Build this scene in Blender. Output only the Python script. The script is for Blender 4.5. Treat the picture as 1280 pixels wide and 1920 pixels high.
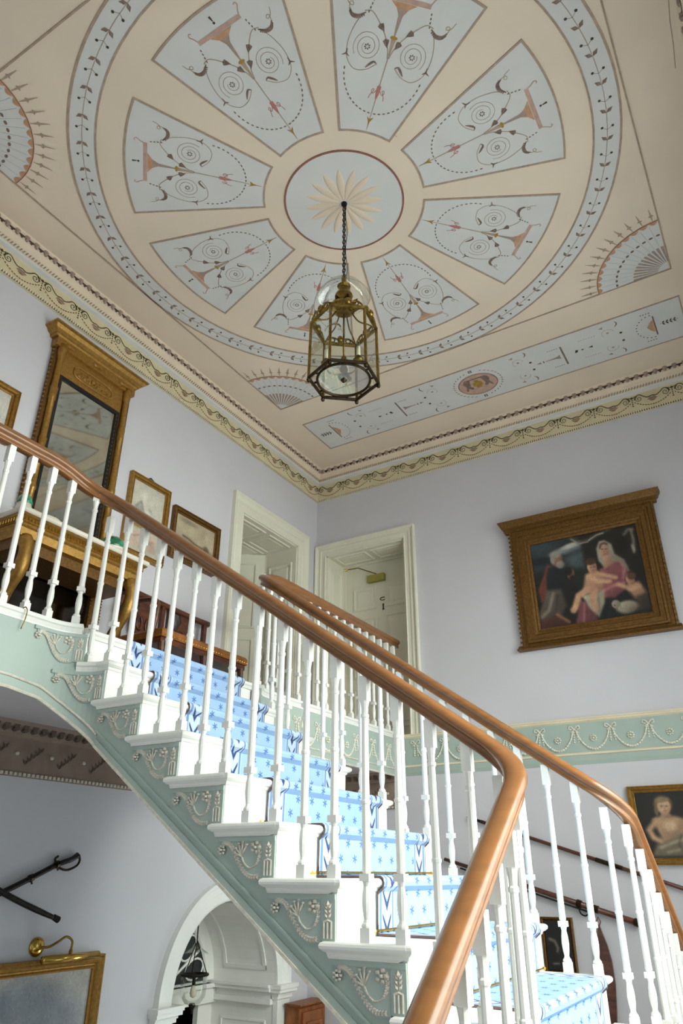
import bpy, math, random
import numpy as np
from mathutils import Vector, Matrix
random.seed(7); rng = np.random.default_rng(7)
for o in list(bpy.data.objects): bpy.data.objects.remove(o)
SC = bpy.context.scene
COL = SC.collection
ZO = 2.77            # eye height above the hall floor; every z below is given relative to the eye
PI = math.pi
def R(d): return math.radians(d)

# ------------------------------------------------------------------ camera
cam_d = bpy.data.cameras.new('camera'); cam = bpy.data.objects.new('camera', cam_d); COL.objects.link(cam)
cam_d.sensor_fit = 'VERTICAL'; cam_d.sensor_height = 36.0
cam_d.lens = 36.0 * 1350.23 / 1920.0
cam_d.clip_start = 0.02; cam_d.clip_end = 100
YAW, PIT, ROL = R(31.227), R(26.685), R(0.225)
fw = Vector((-math.sin(YAW)*math.cos(PIT), math.cos(YAW)*math.cos(PIT), math.sin(PIT)))
rt = Vector((math.cos(YAW), math.sin(YAW), 0)); up = rt.cross(fw)
r2 = rt*math.cos(ROL) + up*math.sin(ROL); u2 = up*math.cos(ROL) - rt*math.sin(ROL)
m = Matrix((r2, u2, -fw)).transposed().to_4x4(); m.translation = Vector((0, 0, ZO))
cam.matrix_world = m
SC.camera = cam

# ------------------------------------------------------------------ world, daylight, exposure
XW, YW, XR, YF, HZ, G, FL = -4.14, 6.28, 0.513, -0.146, 4.25, 1.1645, -2.77
w = bpy.data.worlds.new('sky'); SC.world = w; w.use_nodes = True
bg = w.node_tree.nodes['Background']; bg.inputs[0].default_value = (0.80, 0.88, 1.0, 1); bg.inputs[1].default_value = 1.0
def area(name, loc, rot, sx, sy, power, col):
    d = bpy.data.lights.new(name, 'AREA'); d.shape = 'RECTANGLE'; d.size = sx; d.size_y = sy; d.energy = power; d.color = col
    o = bpy.data.objects.new(name, d); COL.objects.link(o); o.location = (loc[0], loc[1], loc[2]+ZO); o.rotation_euler = rot
    return o
# daylight outside the tall stair window in the right wall (over the half landing)
area('daylight_stair_window', (XR+0.24, 3.205, 1.05), (0, R(90), 0), 2.9, 3.6, 165, (1.0, 0.965, 0.915))
# the bright upper sky seen through the same window, coming steeply down on the flight
area('skylight_stair_window', (XR+1.5, 3.205, 2.9), (0, R(52), 0), 2.6, 4.2, 470, (1.0, 0.97, 0.93))
# hazy sun slanting through the stair window onto the half landing and lower treads
sd_ = bpy.data.lights.new('hazy_sun', 'SUN'); sd_.energy = 5.5; sd_.angle = R(14); sd_.color = (1.0, 0.95, 0.86)
sun = bpy.data.objects.new('hazy_sun', sd_); COL.objects.link(sun); sun.location = (6, 3, 8); sun.rotation_euler = Vector((-.72, .06, -.69)).to_track_quat('-Z', 'Y').to_euler()
# fill light at two tall windows added in the wall behind the camera
area('fill_front_window_a', (-2.9, YF-0.62, -0.55), (R(90), 0, 0), 1.0, 2.2, 3.5, (0.93, 0.96, 1.0))
area('fill_front_window_b', (-1.35, YF-0.62, -0.55), (R(90), 0, 0), 1.0, 2.2, 3.5, (0.93, 0.96, 1.0))
# fill light at an unseen glazed door added under the half landing
area('fill_under_landing', (XR+0.30, 3.205, -1.75), (0, R(90), 0), 1.7, 1.5, 9, (0.86, 0.92, 1.0))
# fill at an unseen low window, added to grade the lower left wall
area('fill_low_back', (-2.1, YW+0.30, -1.75), (R(-90), 0, 0), 1.1, 1.3, 56, (0.86, 0.92, 1.0))
SC.view_settings.view_transform = 'Standard'; SC.view_settings.look = 'None'
SC.view_settings.exposure = 0.12; SC.view_settings.gamma = 1.0; SC.view_settings.use_curve_mapping = False

# ------------------------------------------------------------------ materials
def lin(c):
    return tuple(((x/255)/12.92 if x/255 <= .04045 else ((x/255+.055)/1.055)**2.4) for x in c)
def mat(name, c, rough=.6, metal=0, var=.06, scale=6, bump=0, bscale=60, coat=0, c2=None, stretch=None, detail=4):
    M = bpy.data.materials.new(name); M.use_nodes = True
    nt = M.node_tree; b = nt.nodes['Principled BSDF']
    b.inputs['Roughness'].default_value = rough; b.inputs['Metallic'].default_value = metal
    if coat: b.inputs['Coat Weight'].default_value = coat; b.inputs['Coat Roughness'].default_value = .12
    tc = nt.nodes.new('ShaderNodeTexCoord'); src = tc.outputs['Object']
    if stretch:
        mp = nt.nodes.new('ShaderNodeMapping'); mp.inputs['Scale'].default_value = stretch
        nt.links.new(src, mp.inputs['Vector']); src = mp.outputs['Vector']
    n = nt.nodes.new('ShaderNodeTexNoise'); n.inputs['Scale'].default_value = scale; n.inputs['Detail'].default_value = detail
    nt.links.new(src, n.inputs['Vector'])
    l = lin(c); a = c2 and lin(c2) or tuple(max(0, x*(1-2.2*var)) for x in l); hi = tuple(min(1, x*(1+var)) for x in l)
    r = nt.nodes.new('ShaderNodeValToRGB'); r.color_ramp.elements[0].position = .32; r.color_ramp.elements[1].position = .68
    r.color_ramp.elements[0].color = (*a, 1); r.color_ramp.elements[1].color = (*hi, 1)
    nt.links.new(n.outputs['Fac'], r.inputs['Fac']); nt.links.new(r.outputs['Color'], b.inputs['Base Color'])
    if bump:
        n2 = nt.nodes.new('ShaderNodeTexNoise'); n2.inputs['Scale'].default_value = bscale
        nt.links.new(tc.outputs['Object'], n2.inputs['Vector'])
        bp = nt.nodes.new('ShaderNodeBump'); bp.inputs['Strength'].default_value = bump; bp.inputs['Distance'].default_value = .01
        nt.links.new(n2.outputs['Fac'], bp.inputs['Height']); nt.links.new(bp.outputs['Normal'], b.inputs['Normal'])
    return M
K = {}
K['wall'] = mat('wall_paint_lavender_grey', (211, 208, 214), .75, var=.02, scale=1.2, bump=.05, bscale=25)
K['ceil'] = mat('ceiling_cream_plaster', (238, 219, 197), .8, var=.03, scale=1.5, bump=.04, bscale=20)
K['blue'] = mat('pale_blue_plaster', (221, 219, 216), .8, var=.02, scale=3)
K['cream'] = mat('cream_plaster', (232, 218, 192), .7, var=.03, scale=5)
K['pinkcream'] = mat('pink_cream_plaster', (236, 216, 192), .7, var=.03, scale=5)
K['frieze'] = mat('frieze_yellow_cream', (222, 208, 172), .7, var=.03, scale=5)
K['line'] = mat('taupe_paint_line', (180, 158, 138), .8, var=.08, scale=20)
K['redline'] = mat('red_brown_paint_line', (150, 100, 84), .8, var=.08, scale=20)
K['brown'] = mat('umber_brown_paint', (138, 116, 104), .8, var=.15, scale=30)
K['dark'] = mat('dark_umber_paint', (78, 62, 54), .8, var=.15, scale=30)
K['olive'] = mat('dark_olive_gilding', (84, 74, 40), .7, var=.2, scale=40)
K['salmon'] = mat('salmon_paint', (202, 166, 150), .8, var=.06, scale=20)
K['pink'] = mat('dusty_pink_paint', (190, 126, 116), .8, var=.08, scale=30)
K['ochre'] = mat('ochre_gold_paint', (176, 138, 58), .7, var=.12, scale=30)
K['terracotta'] = mat('terracotta_paint', (206, 158, 122), .8, var=.08, scale=25)
K['rib'] = mat('mushroom_brown_paint', (172, 150, 138), .8, var=.06, scale=20)
K['white'] = mat('white_gloss_paint', (240, 238, 233), .35, var=.015, scale=5)
K['doorw'] = mat('cream_white_gloss_paint', (232, 228, 210), .4, var=.015, scale=4)
K['sage'] = mat('sage_green_paint', (172, 186, 178), .6, var=.03, scale=3)
K['stone'] = mat('stone_cream_moulding', (220, 211, 197), .6, var=.08, scale=40)
K['swag'] = mat('pale_plaster_relief', (232, 228, 212), .6, var=.05, scale=40)
K['mahog'] = mat('mahogany', (138, 90, 50), .3, var=.08, scale=26, coat=.35, stretch=(.35, .35, 1.6))
K['wood'] = mat('dark_red_wood', (98, 52, 34), .4, var=.25, scale=8, stretch=(1, 1, 4), coat=.2)
K['cab'] = mat('warm_brown_oak', (146, 84, 40), .45, var=.2, scale=6, stretch=(4, 4, 1))
K['gold'] = mat('old_gilding', (168, 126, 60), .38, .6, var=.12, scale=45, bump=.2, bscale=150)
K['golddk'] = mat('dark_gilding', (118, 82, 36), .42, .5, var=.16, scale=55, bump=.25, bscale=160)
K['brass'] = mat('aged_brass', (146, 118, 56), .3, .9, var=.2, scale=30)
K['brassdk'] = mat('dark_bronze', (60, 46, 28), .4, .8, var=.25, scale=30)
K['polbrass'] = mat('polished_brass', (208, 168, 84), .2, 1, var=.08, scale=20)
K['iron'] = mat('dark_iron', (44, 38, 36), .45, .7, var=.2, scale=30)
K['leath'] = mat('tan_leather', (150, 92, 40), .45, var=.15, scale=12, bump=.2)
K['marble'] = mat('pale_marble', (228, 220, 206), .3, var=.05, scale=6)
K['green'] = mat('emerald_glaze', (46, 136, 104), .15, var=.5, scale=14, coat=.6, c2=(16, 66, 44))
K['porc'] = mat('cream_porcelain', (226, 216, 196), .2, var=.06, scale=10, coat=.5)
K['taupe'] = mat('shade_darkened_cornice', (150, 128, 114), .7, var=.08, scale=8)  # cornice colour darkened to carry the shade under the gallery
K['taupedk'] = mat('shade_darkened_relief', (104, 88, 78), .7, var=.12, scale=20)  # its relief, with the same gallery shade put into the colour
K['soffit'] = mat('mauve_grey_soffit', (192, 186, 190), .75, var=.03, scale=2)
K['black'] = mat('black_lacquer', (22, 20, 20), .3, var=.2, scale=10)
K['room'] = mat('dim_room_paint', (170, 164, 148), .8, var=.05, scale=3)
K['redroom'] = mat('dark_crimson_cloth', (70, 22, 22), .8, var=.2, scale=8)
K['floor'] = mat('stone_floor', (188, 180, 168), .5, var=.06, scale=3)
K['boards'] = mat('floor_boards', (126, 88, 56), .45, var=.15, scale=4, stretch=(1, 8, 1))
K['candle'] = mat('ivory_candle_tube', (236, 228, 204), .5, var=.03, scale=10)
K['binding'] = mat('maroon_carpet_binding', (112, 92, 96), .9, var=.1, scale=40)
K['closer'] = mat('olive_gold_metal', (164, 152, 74), .4, .3, var=.05, scale=10)
K['print'] = mat('aged_print_paper', (206, 196, 174), .8, var=.15, scale=9)

def glass(name, c, alpha_mix, rough=.02):
    M = bpy.data.materials.new(name); M.use_nodes = True; nt = M.node_tree
    nt.nodes.remove(nt.nodes['Principled BSDF'])
    t = nt.nodes.new('ShaderNodeBsdfTransparent'); t.inputs[0].default_value = (*lin(c), 1)
    g = nt.nodes.new('ShaderNodeBsdfGlossy'); g.inputs['Roughness'].default_value = rough
    fr = nt.nodes.new('ShaderNodeFresnel'); fr.inputs[0].default_value = 1.45
    ad = nt.nodes.new('ShaderNodeMath'); ad.operation = 'ADD'; ad.inputs[1].default_value = alpha_mix
    nt.links.new(fr.outputs[0], ad.inputs[0])
    ml = nt.nodes.new('ShaderNodeMath'); ml.operation = 'MULTIPLY'; ml.inputs[1].default_value = .45; nt.links.new(ad.outputs[0], ml.inputs[0])
    mx = nt.nodes.new('ShaderNodeMixShader'); nt.links.new(ml.outputs[0], mx.inputs[0])
    nt.links.new(t.outputs[0], mx.inputs[1]); nt.links.new(g.outputs[0], mx.inputs[2])
    nt.links.new(mx.outputs[0], nt.nodes['Material Output'].inputs['Surface'])
    return M
K['pane'] = glass('clear_window_glass', (240, 246, 244), .0)
K['lglass'] = glass('old_lantern_glass', (246, 248, 244), .0)
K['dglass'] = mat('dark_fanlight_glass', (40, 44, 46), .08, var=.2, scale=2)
def mirror_mat():
    M = mat('aged_mirror_glass', (196, 196, 186), .05, 1.0, var=.06, scale=7)
    return M
K['mirror'] = mirror_mat()
K['mirrordk'] = mat('dark_aged_mirror', (96, 92, 86), .1, 1.0, var=.2, scale=5)
def picmat():
    M = bpy.data.materials.new('oil_paint_on_canvas'); M.use_nodes = True; nt = M.node_tree; b = nt.nodes['Principled BSDF']
    a = nt.nodes.new('ShaderNodeVertexColor'); a.layer_name = 'Col'
    n = nt.nodes.new('ShaderNodeTexNoise'); n.inputs['Scale'].default_value = 90
    mx = nt.nodes.new('ShaderNodeMixRGB'); mx.blend_type = 'MULTIPLY'; mx.inputs[0].default_value = .10
    nt.links.new(a.outputs[0], mx.inputs[1]); nt.links.new(n.outputs['Fac'], mx.inputs[2])
    g = nt.nodes.new('ShaderNodeGamma'); g.inputs[1].default_value = 1.0
    nt.links.new(mx.outputs[0], g.inputs[0]); nt.links.new(g.outputs[0], b.inputs['Base Color'])
    b.inputs['Roughness'].default_value = .45
    return M
K['pic'] = picmat()

# ------------------------------------------------------------------ carpet material: printed pattern in the runner's own UV (metres)
def carpetmat(wid):
    M = bpy.data.materials.new('blue_sprigged_carpet'); M.use_nodes = True; nt = M.node_tree; b = nt.nodes['Principled BSDF']
    b.inputs['Roughness'].default_value = .95
    N = nt.nodes.new; L = nt.links.new
    uv = N('ShaderNodeUVMap'); uv.uv_map = 'UVMap'; sp = N('ShaderNodeSeparateXYZ'); L(uv.outputs[0], sp.inputs[0])
    def mth(op, a, b_=None, c=None):
        n = N('ShaderNodeMath'); n.operation = op
        for i, x in enumerate((a, b_, c)):
            if x is None: continue
            if isinstance(x, (int, float)): n.inputs[i].default_value = x
            else: L(x, n.inputs[i])
        return n.outputs[0]
    U, V = sp.outputs[0], sp.outputs[1]
    def sprig(u0, v0, pu, pv, petals, ra, rb, ph=0):
        a = mth('SUBTRACT', mth('FRACT', mth('DIVIDE', mth('SUBTRACT', U, u0), pu)), .5); a = mth('MULTIPLY', a, pu)
        c = mth('SUBTRACT', mth('FRACT', mth('DIVIDE', mth('SUBTRACT', V, v0), pv)), .5); c = mth('MULTIPLY', c, pv)
        r = mth('SQRT', mth('ADD', mth('MULTIPLY', a, a), mth('MULTIPLY', c, c)))
        th = mth('ARCTAN2', c, a)
        lim = mth('MULTIPLY_ADD', mth('COSINE', mth('MULTIPLY_ADD', th, petals, ph)), rb, ra)
        return mth('LESS_THAN', r, lim)
    s1 = sprig(0, 0, .118, .124, 6, .0125, .0075, 1.57); s2 = sprig(.059, .062, .118, .124, 6, .0125, .0075, 1.57)
    spr = mth('MAXIMUM', s1, s2)
    # border: distance from nearest edge
    ed = mth('MINIMUM', U, mth('SUBTRACT', wid, U))
    inb = mth('LESS_THAN', ed, .135)
    st1 = mth('MULTIPLY', mth('GREATER_THAN', ed, .012), mth('LESS_THAN', ed, .03))
    st2 = mth('MULTIPLY', mth('GREATER_THAN', ed, .115), mth('LESS_THAN', ed, .128))
    # chevron leaves in the border
    d = mth('ABSOLUTE', mth('SUBTRACT', ed, .073))
    ph = mth('FRACT', mth('DIVIDE', mth('SUBTRACT', V, mth('MULTIPLY', d, 1.9)), .085))
    lw = mth('MULTIPLY_ADD', d, -6.5, .42)
    lf = mth('MULTIPLY', mth('LESS_THAN', ph, lw), mth('LESS_THAN', d, .036))
    lf2 = mth('MULTIPLY', mth('LESS_THAN', mth('ABSOLUTE', mth('SUBTRACT', ph, mth('MULTIPLY', lw, .5))), .05), mth('LESS_THAN', d, .03))
    bands = mth('MAXIMUM', st1, st2)
    def mix(f, c1, c2):
        n = N('ShaderNodeMixRGB'); L(f, n.inputs[0])
        for i, c in ((1, c1), (2, c2)):
            if isinstance(c, tuple): n.inputs[i].default_value = (*lin(c), 1)
            else: L(c, n.inputs[i])
        return n.outputs[0]
    nz = N('ShaderNodeTexNoise'); nz.inputs['Scale'].default_value = 9; tc = N('ShaderNodeTexCoord'); L(tc.outputs['Object'], nz.inputs['Vector'])
    field = mix(nz.outputs['Fac'], (142, 170, 206), (158, 184, 216))
    field = mix(spr, field, (76, 106, 164))
    bd = mix(bands, (182, 198, 218), (104, 134, 182)); bd = mix(lf, bd, (66, 88, 136)); bd = mix(lf2, bd, (34, 48, 84))
    L(mix(inb, field, bd), b.inputs['Base Color'])
    n2 = N('ShaderNodeTexNoise'); n2.inputs['Scale'].default_value = 300; L(tc.outputs['Object'], n2.inputs['Vector'])
    bp = N('ShaderNodeBump'); bp.inputs['Strength'].default_value = .3; bp.inputs['Distance'].default_value = .004
    L(n2.outputs['Fac'], bp.inputs['Height']); L(bp.outputs['Normal'], b.inputs['Normal'])
    return M

# ------------------------------------------------------------------ mesh helpers
class MB:
    def __init__(s): s.v = []; s.f = []
    def add(s, vs, fs):
        n = len(s.v); s.v += [tuple(p) for p in vs]; s.f += [tuple(i+n for i in f) for f in fs]; return s
    def box(s, x0, x1, y0, y1, z0, z1):
        vs = [(x, y, z) for z in (z0, z1) for y in (y0, y1) for x in (x0, x1)]
        return s.add(vs, [(0, 2, 3, 1), (4, 5, 7, 6), (0, 1, 5, 4), (2, 6, 7, 3), (0, 4, 6, 2), (1, 3, 7, 5)])
    def prism(s, pts, fn, c0, c1):
        n = len(pts)
        vs = [fn(a, b, c0) for a, b in pts] + [fn(a, b, c1) for a, b in pts]
        fs = [tuple(range(n))[::-1], tuple(range(n, 2*n))] + [(i, (i+1) % n, n+(i+1) % n, n+i) for i in range(n)]
        return s.add(vs, fs)
    def rings(s, rings, closed=True, cap0=True, cap1=True):
        n = len(rings[0]); k = len(rings); vs = [p for r in rings for p in r]; fs = []
        for i in range(k-1):
            for j in range(n if closed else n-1):
                fs.append((i*n+j, i*n+(j+1) % n, (i+1)*n+(j+1) % n, (i+1)*n+j))
        if closed and cap0: fs.append(tuple(range(n))[::-1])
        if closed and cap1: fs.append(tuple(range((k-1)*n, k*n)))
        return s.add(vs, fs)
    def lathe(s, prof, c=(0, 0, 0), n=12, ax='z', ph=0):
        rs = []
        for r, z in prof:
            ring = []
            for i in range(n):
                a = 2*PI*i/n+ph; p = (r*math.cos(a), r*math.sin(a), z)
                if ax == 'x': p = (p[2], p[0], p[1])
                if ax == 'y': p = (p[0], p[2], p[1])
                ring.append((c[0]+p[0], c[1]+p[1], c[2]+p[2]))
            rs.append(ring)
        return s.rings(rs)
    def tube(s, pts, r, n=8, closed=False):
        P = [Vector(p) for p in pts]; k = len(P); rs = []
        rad = r if isinstance(r, (list, tuple)) else [r]*k
        prev = None
        for i in range(k):
            t = (P[(i+1) % k]-P[i-1]) if closed else (P[min(i+1, k-1)]-P[max(i-1, 0)])
            t.normalize()
            if prev is None:
                a = Vector((0, 0, 1)) if abs(t.z) < .9 else Vector((1, 0, 0)); nn = t.cross(a).normalized()
            else:
                nn = (prev-t*prev.dot(t)); nn.normalize()
            prev = nn; bb = t.cross(nn)
            rs.append([P[i]+(nn*math.cos(2*PI*j/n)+bb*math.sin(2*PI*j/n))*rad[i] for j in range(n)])
        if closed: rs.append(rs[0])
        return s.rings(rs, True, not closed, not closed)
    def sweep(s, prof, path, closed=True, lat=None):
        P = [Vector(p) for p in path]; k = len(P); rs = []
        for i in range(k):
            t = P[min(i+1, k-1)]-P[max(i-1, 0)]; h = Vector((t.x, t.y, 0)); h.normalize()
            side = Vector((h.y, -h.x, 0))
            rs.append([P[i]+side*a+Vector((0, 0, b)) for a, b in prof])
        return s.rings(rs, closed)
    def frame(s, rect, prof, fn, closed=True):
        a0, a1, b0, b1 = rect
        loops = []
        for wd, d in prof:
            if closed: loops.append([fn(a0-wd, b0-wd, d), fn(a0-wd, b1+wd, d), fn(a1+wd, b1+wd, d), fn(a1+wd, b0-wd, d)])
            else: loops.append([fn(a0-wd, b0, d), fn(a0-wd, b1+wd, d), fn(a1+wd, b1+wd, d), fn(a1+wd, b0, d)])
        n = 4; vs = [p for l in loops for p in l]; fs = []
        for i in range(len(loops)-1):
            for j in range(n if closed else n-1):
                fs.append((i*n+j, (i+1)*n+j, (i+1)*n+(j+1) % n, i*n+(j+1) % n))
        return s.add(vs, fs)
    def ribbon(s, pts, wd, z=0):
        P = [Vector((p[0], p[1])) for p in pts]; k = len(P); vs = []
        wds = wd if isinstance(wd, (list, tuple)) else [wd]*k
        for i in range(k):
            t = P[min(i+1, k-1)]-P[max(i-1, 0)]
            if t.length < 1e-9: t = Vector((1, 0))
            t.normalize(); nn = Vector((-t.y, t.x))*wds[i]*.5
            vs += [(P[i].x+nn.x, P[i].y+nn.y, z), (P[i].x-nn.x, P[i].y-nn.y, z)]
        return s.add(vs, [(2*i, 2*i+1, 2*i+3, 2*i+2) for i in range(k-1)])
    def disc(s, cx, cy, rx, ry=None, n=10, z=0, rot=0):
        ry = ry or rx; c, q = math.cos(rot), math.sin(rot)
        vs = []
        for i in range(n):
            a = 2*PI*i/n; x, y = rx*math.cos(a), ry*math.sin(a); vs.append((cx+x*c-y*q, cy+x*q+y*c, z))
        return s.add(vs, [tuple(range(n))])
    def poly(s, pts, z=0):
        return s.add([(a, b, z) for a, b in pts], [tuple(range(len(pts)))])
    def blob(s, c, rx, ry, rz, n=6, m=3):
        rs = []
        for i in range(1, m+1):
            t = PI*i/(m+1); rs.append([(c[0]+rx*math.sin(t)*math.cos(2*PI*j/n), c[1]+ry*math.sin(t)*math.sin(2*PI*j/n), c[2]+rz*math.cos(t)) for j in range(n)])
        return s.rings(rs)
    def leaf(s, p, d, L, W, up, h):
        """raised pointed leaf from p along d, lying on the plane with normal up"""
        p, d, u = Vector(p), Vector(d).normalized(), Vector(up).normalized(); q = u.cross(d)
        vs = [p, p+d*L*.45+q*W*.5, p+d*L, p+d*L*.45-q*W*.5, p+d*L*.42+u*h]
        return s.add(vs, [(0, 1, 4), (1, 2, 4), (2, 3, 4), (3, 0, 4)])
    def map(s, fn):
        s.v = [tuple(fn(*p)) for p in s.v]; return s
    def mesh(s, name, m, smooth=False):
        me = bpy.data.meshes.new(name); me.from_pydata(s.v, [], s.f); me.materials.append(K[m] if isinstance(m, str) else m)
        if smooth: me.polygons.foreach_set('use_smooth', [True]*len(me.polygons))
        me.update(); return me
BASE = {}
def thing(name, base, label=None, cat=None, group=None, kind=None):
    o = bpy.data.objects.new(name, None); COL.objects.link(o); o.empty_display_size = .1
    o.location = (base[0], base[1], base[2]+ZO); BASE[o.name] = Vector(base)
    if label: o['label'] = label
    if cat: o['category'] = cat
    if group: o['group'] = group
    if kind: o['kind'] = kind
    return o
def put(name, me, parent=None, loc=(0, 0, 0), rot=None, label=None, cat=None, group=None, kind=None, scale=None):
    """link mesh data as an object; loc is in scene coordinates (eye-relative), parents never rotated here"""
    o = bpy.data.objects.new(name, me); COL.objects.link(o)
    loc = Vector(loc)
    if parent is not None:
        o.parent = parent; o.location = loc-BASE[parent.name]; BASE[o.name] = loc.copy()
    else:
        o.location = loc+Vector((0, 0, ZO)); BASE[o.name] = loc.copy()
    if rot is not None: o.rotation_euler = rot
    if scale is not None: o.scale = scale
    if label: o['label'] = label
    if cat: o['category'] = cat
    if group: o['group'] = group
    if kind: o['kind'] = kind
    return o
def loose(name, me, parent, mtx=None, kind=None):
    """child placed in its parent's own coordinates"""
    o = bpy.data.objects.new(name, me); COL.objects.link(o); o.parent = parent
    if mtx is not None: o.matrix_local = mtx
    if kind: o['kind'] = kind
    return o
def tm(x, y, z=0, rz=0, s=1): return Matrix.Translation((x, y, z)) @ Matrix.Rotation(rz, 4, 'Z') @ Matrix.Scale(s, 4)
def bez(pts, n=24):
    """Catmull-Rom through the points"""
    P = [Vector(p) for p in pts]; out = []
    Q = [P[0]*2-P[1]]+P+[P[-1]*2-P[-2]]
    seg = len(P)-1; per = max(2, n//seg)
    for i in range(seg):
        a, b, c, d = Q[i:i+4]
        for j in range(per):
            t = j/per; out.append(.5*((2*b)+(c-a)*t+(2*a-5*b+4*c-d)*t*t+(3*b-a-3*c+d)*t**3))
    out.append(P[-1]); return out
def LW(s, z, d=0): return (XW+d, s, z)      # on the left wall: along it, up, out from it
def BW(s, z, d=0): return (s, YW-d, z)      # on the back wall
def RW(s, z, d=0): return (XR-d, s, z)
def FW(s, z, d=0): return (s, YF+d, z)

# ================================================================== STRUCTURE
def struct(name, mb, m, label=None, smooth=False, parent=None):
    o = put(name, mb.mesh(name, m, smooth), parent, kind='structure')
    if label: o['label'] = label
    return o
TH = .42
# door and arch openings
D1 = (4.947, 5.90, 3.19)       # left wall, gallery: y0, y1, top
D2 = (-4.0, -3.033, 3.18)      # back wall, gallery: x0, x1, top
AC, AZ, AR = 5.17, -.82, .63   # arch centre y, springing z, inner radius
LWN = (1.35, 5.06, -.42, 2.55) # stair window in the right wall: y0,y1,z0,z1
HWN = [(-3.4, -2.4), (-1.85, -.85)]; HWZ = (-1.75, .65)  # front wall openings added for the fill light

mb = MB()
mid = .45
mb.box(XW-TH, XW, YF, D1[0], mid, HZ).box(XW-TH, XW, D1[1], YW, mid, HZ).box(XW-TH, XW, D1[0], D1[1], D1[2], HZ).box(XW-TH, XW, D1[0], D1[1], mid, G)
mb.box(XW-TH, XW, YF, AC-AR, FL, AZ).box(XW-TH, XW, AC+AR, YW, FL, AZ)
arc = [(AC+AR*math.cos(PI*i/28), AZ+AR*math.sin(PI*i/28)) for i in range(29)]
mb.prism([(YW, AZ), (YW, mid), (AC, mid)]+[(AC, AZ+AR)]+arc[:14][::-1], lambda a, b, c: (c, a, b), XW-TH, XW)
mb.prism([(YF, mid), (YF, AZ)]+arc[14:][::-1]+[(AC, mid)], lambda a, b, c: (c, a, b), XW-TH, XW)
wall_left = struct('wall_left', mb, 'wall', 'lavender grey plaster wall on the left with a doorway and an arch')
mb = MB()
BWN = (-2.65, -1.55, -2.4, -1.1)  # low opening added for the back fill light
mb.box(XW-TH, D2[0], YW, YW+TH, -1.0, HZ).box(D2[1], XR+TH, YW, YW+TH, -1.0, HZ).box(D2[0], D2[1], YW, YW+TH, D2[2], HZ).box(D2[0], D2[1], YW, YW+TH, -1.0, G)
mb.box(XW-TH, BWN[0], YW, YW+TH, FL, -1.0).box(BWN[1], XR+TH, YW, YW+TH, FL, -1.0).box(BWN[0], BWN[1], YW, YW+TH, FL, BWN[2]).box(BWN[0], BWN[1], YW, YW+TH, BWN[3], -1.0)
wall_back = struct('wall_back', mb, 'wall', 'lavender grey plaster back wall with paintings and a green frieze band')
mb = MB(); y0, y1, z0, z1 = LWN; GDN = (2.4, 4.0, -2.72, -.92)  # lower opening added under the landing for fill light
mb.box(XR, XR+TH, YF-TH, y0, FL, HZ).box(XR, XR+TH, y1, YW, FL, HZ).box(XR, XR+TH, y0, y1, z1, HZ)
mb.box(XR, XR+TH, y0, GDN[0], FL, z0).box(XR, XR+TH, GDN[1], y1, FL, z0).box(XR, XR+TH, GDN[0], GDN[1], GDN[3], z0).box(XR, XR+TH, GDN[0], GDN[1], FL, GDN[2])
wall_right = struct('wall_right', mb, 'wall', 'grey wall with the tall stair window')
mb = MB(); za, zb = HWZ
xs = [XW-TH, HWN[0][0], HWN[0][1], HWN[1][0], HWN[1][1], XR]
for i in range(5):
    if i in (1, 3): mb.box(xs[i], xs[i+1], YF-TH, YF, FL, za).box(xs[i], xs[i+1], YF-TH, YF, zb, HZ)
    else: mb.box(xs[i], xs[i+1], YF-TH, YF, FL, HZ)
wall_front = struct('wall_front', mb, 'wall', 'grey wall behind the viewer with two added fill-light windows')
mb = MB().box(XW-TH-2.2, XR+TH, YF-TH, YW+TH, FL-.2, FL)
floor = struct('floor', mb, 'floor', 'pale stone hall floor')
# windows: frames, bars, panes
def window(n, rect, fn, cols, rows, label):
    t = thing('window_%d' % n, fn(rect[0], rect[2], -.2), kind='structure', label=label)
    a0, a1, b0, b1 = rect
    fm = MB().frame((a0+.06, a1-.06, b0+.06, b1-.06), [(0, -.24), (0, -.18), (.06, -.18), (.06, -.24), (0, -.24)], fn)
    put('window_frame', fm.mesh('window_frame', 'white'), t)
    cw, rh = (a1-a0-.12)/cols, (b1-b0-.12)/rows
    def bx(u0, u1, v0, v1, d0, d1):
        q = MB(); q.prism([(u0, v0), (u1, v0), (u1, v1), (u0, v1)], fn, d0, d1); return q
    for i in range(1, cols): put('glazing_bar', bx(a0+.06+i*cw-.012, a0+.06+i*cw+.012, b0+.06, b1-.06, -.225, -.195).mesh('glazing_bar', 'white'), t)
    for j in range(1, rows): put('glazing_bar', bx(a0+.06, a1-.06, b0+.06+j*rh-.012, b0+.06+j*rh+.012, -.225, -.195).mesh('glazing_bar', 'white'), t)
    for i in range(cols):
        for j in range(rows):
            put('pane', bx(a0+.06+i*cw+.012, a0+.06+(i+1)*cw-.012, b0+.06+j*rh+.012, b0+.06+(j+1)*rh-.012, -.213, -.209).mesh('pane', 'pane'), t)
window(1, LWN, RW, 7, 6, 'tall sash window over the half landing')
window(4, GDN, RW, 4, 4, 'added glazed door under the half landing, out of view, for fill light')
window(5, BWN, BW, 3, 3, 'added low window behind the stairs, out of view, for fill light')
window(2, (*HWN[0], *HWZ), FW, 3, 5, 'added sash window behind the viewer, farther, for fill light')
window(3, (*HWN[1], *HWZ), FW, 3, 5, 'added sash window behind the viewer, nearer, for fill light')

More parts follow.
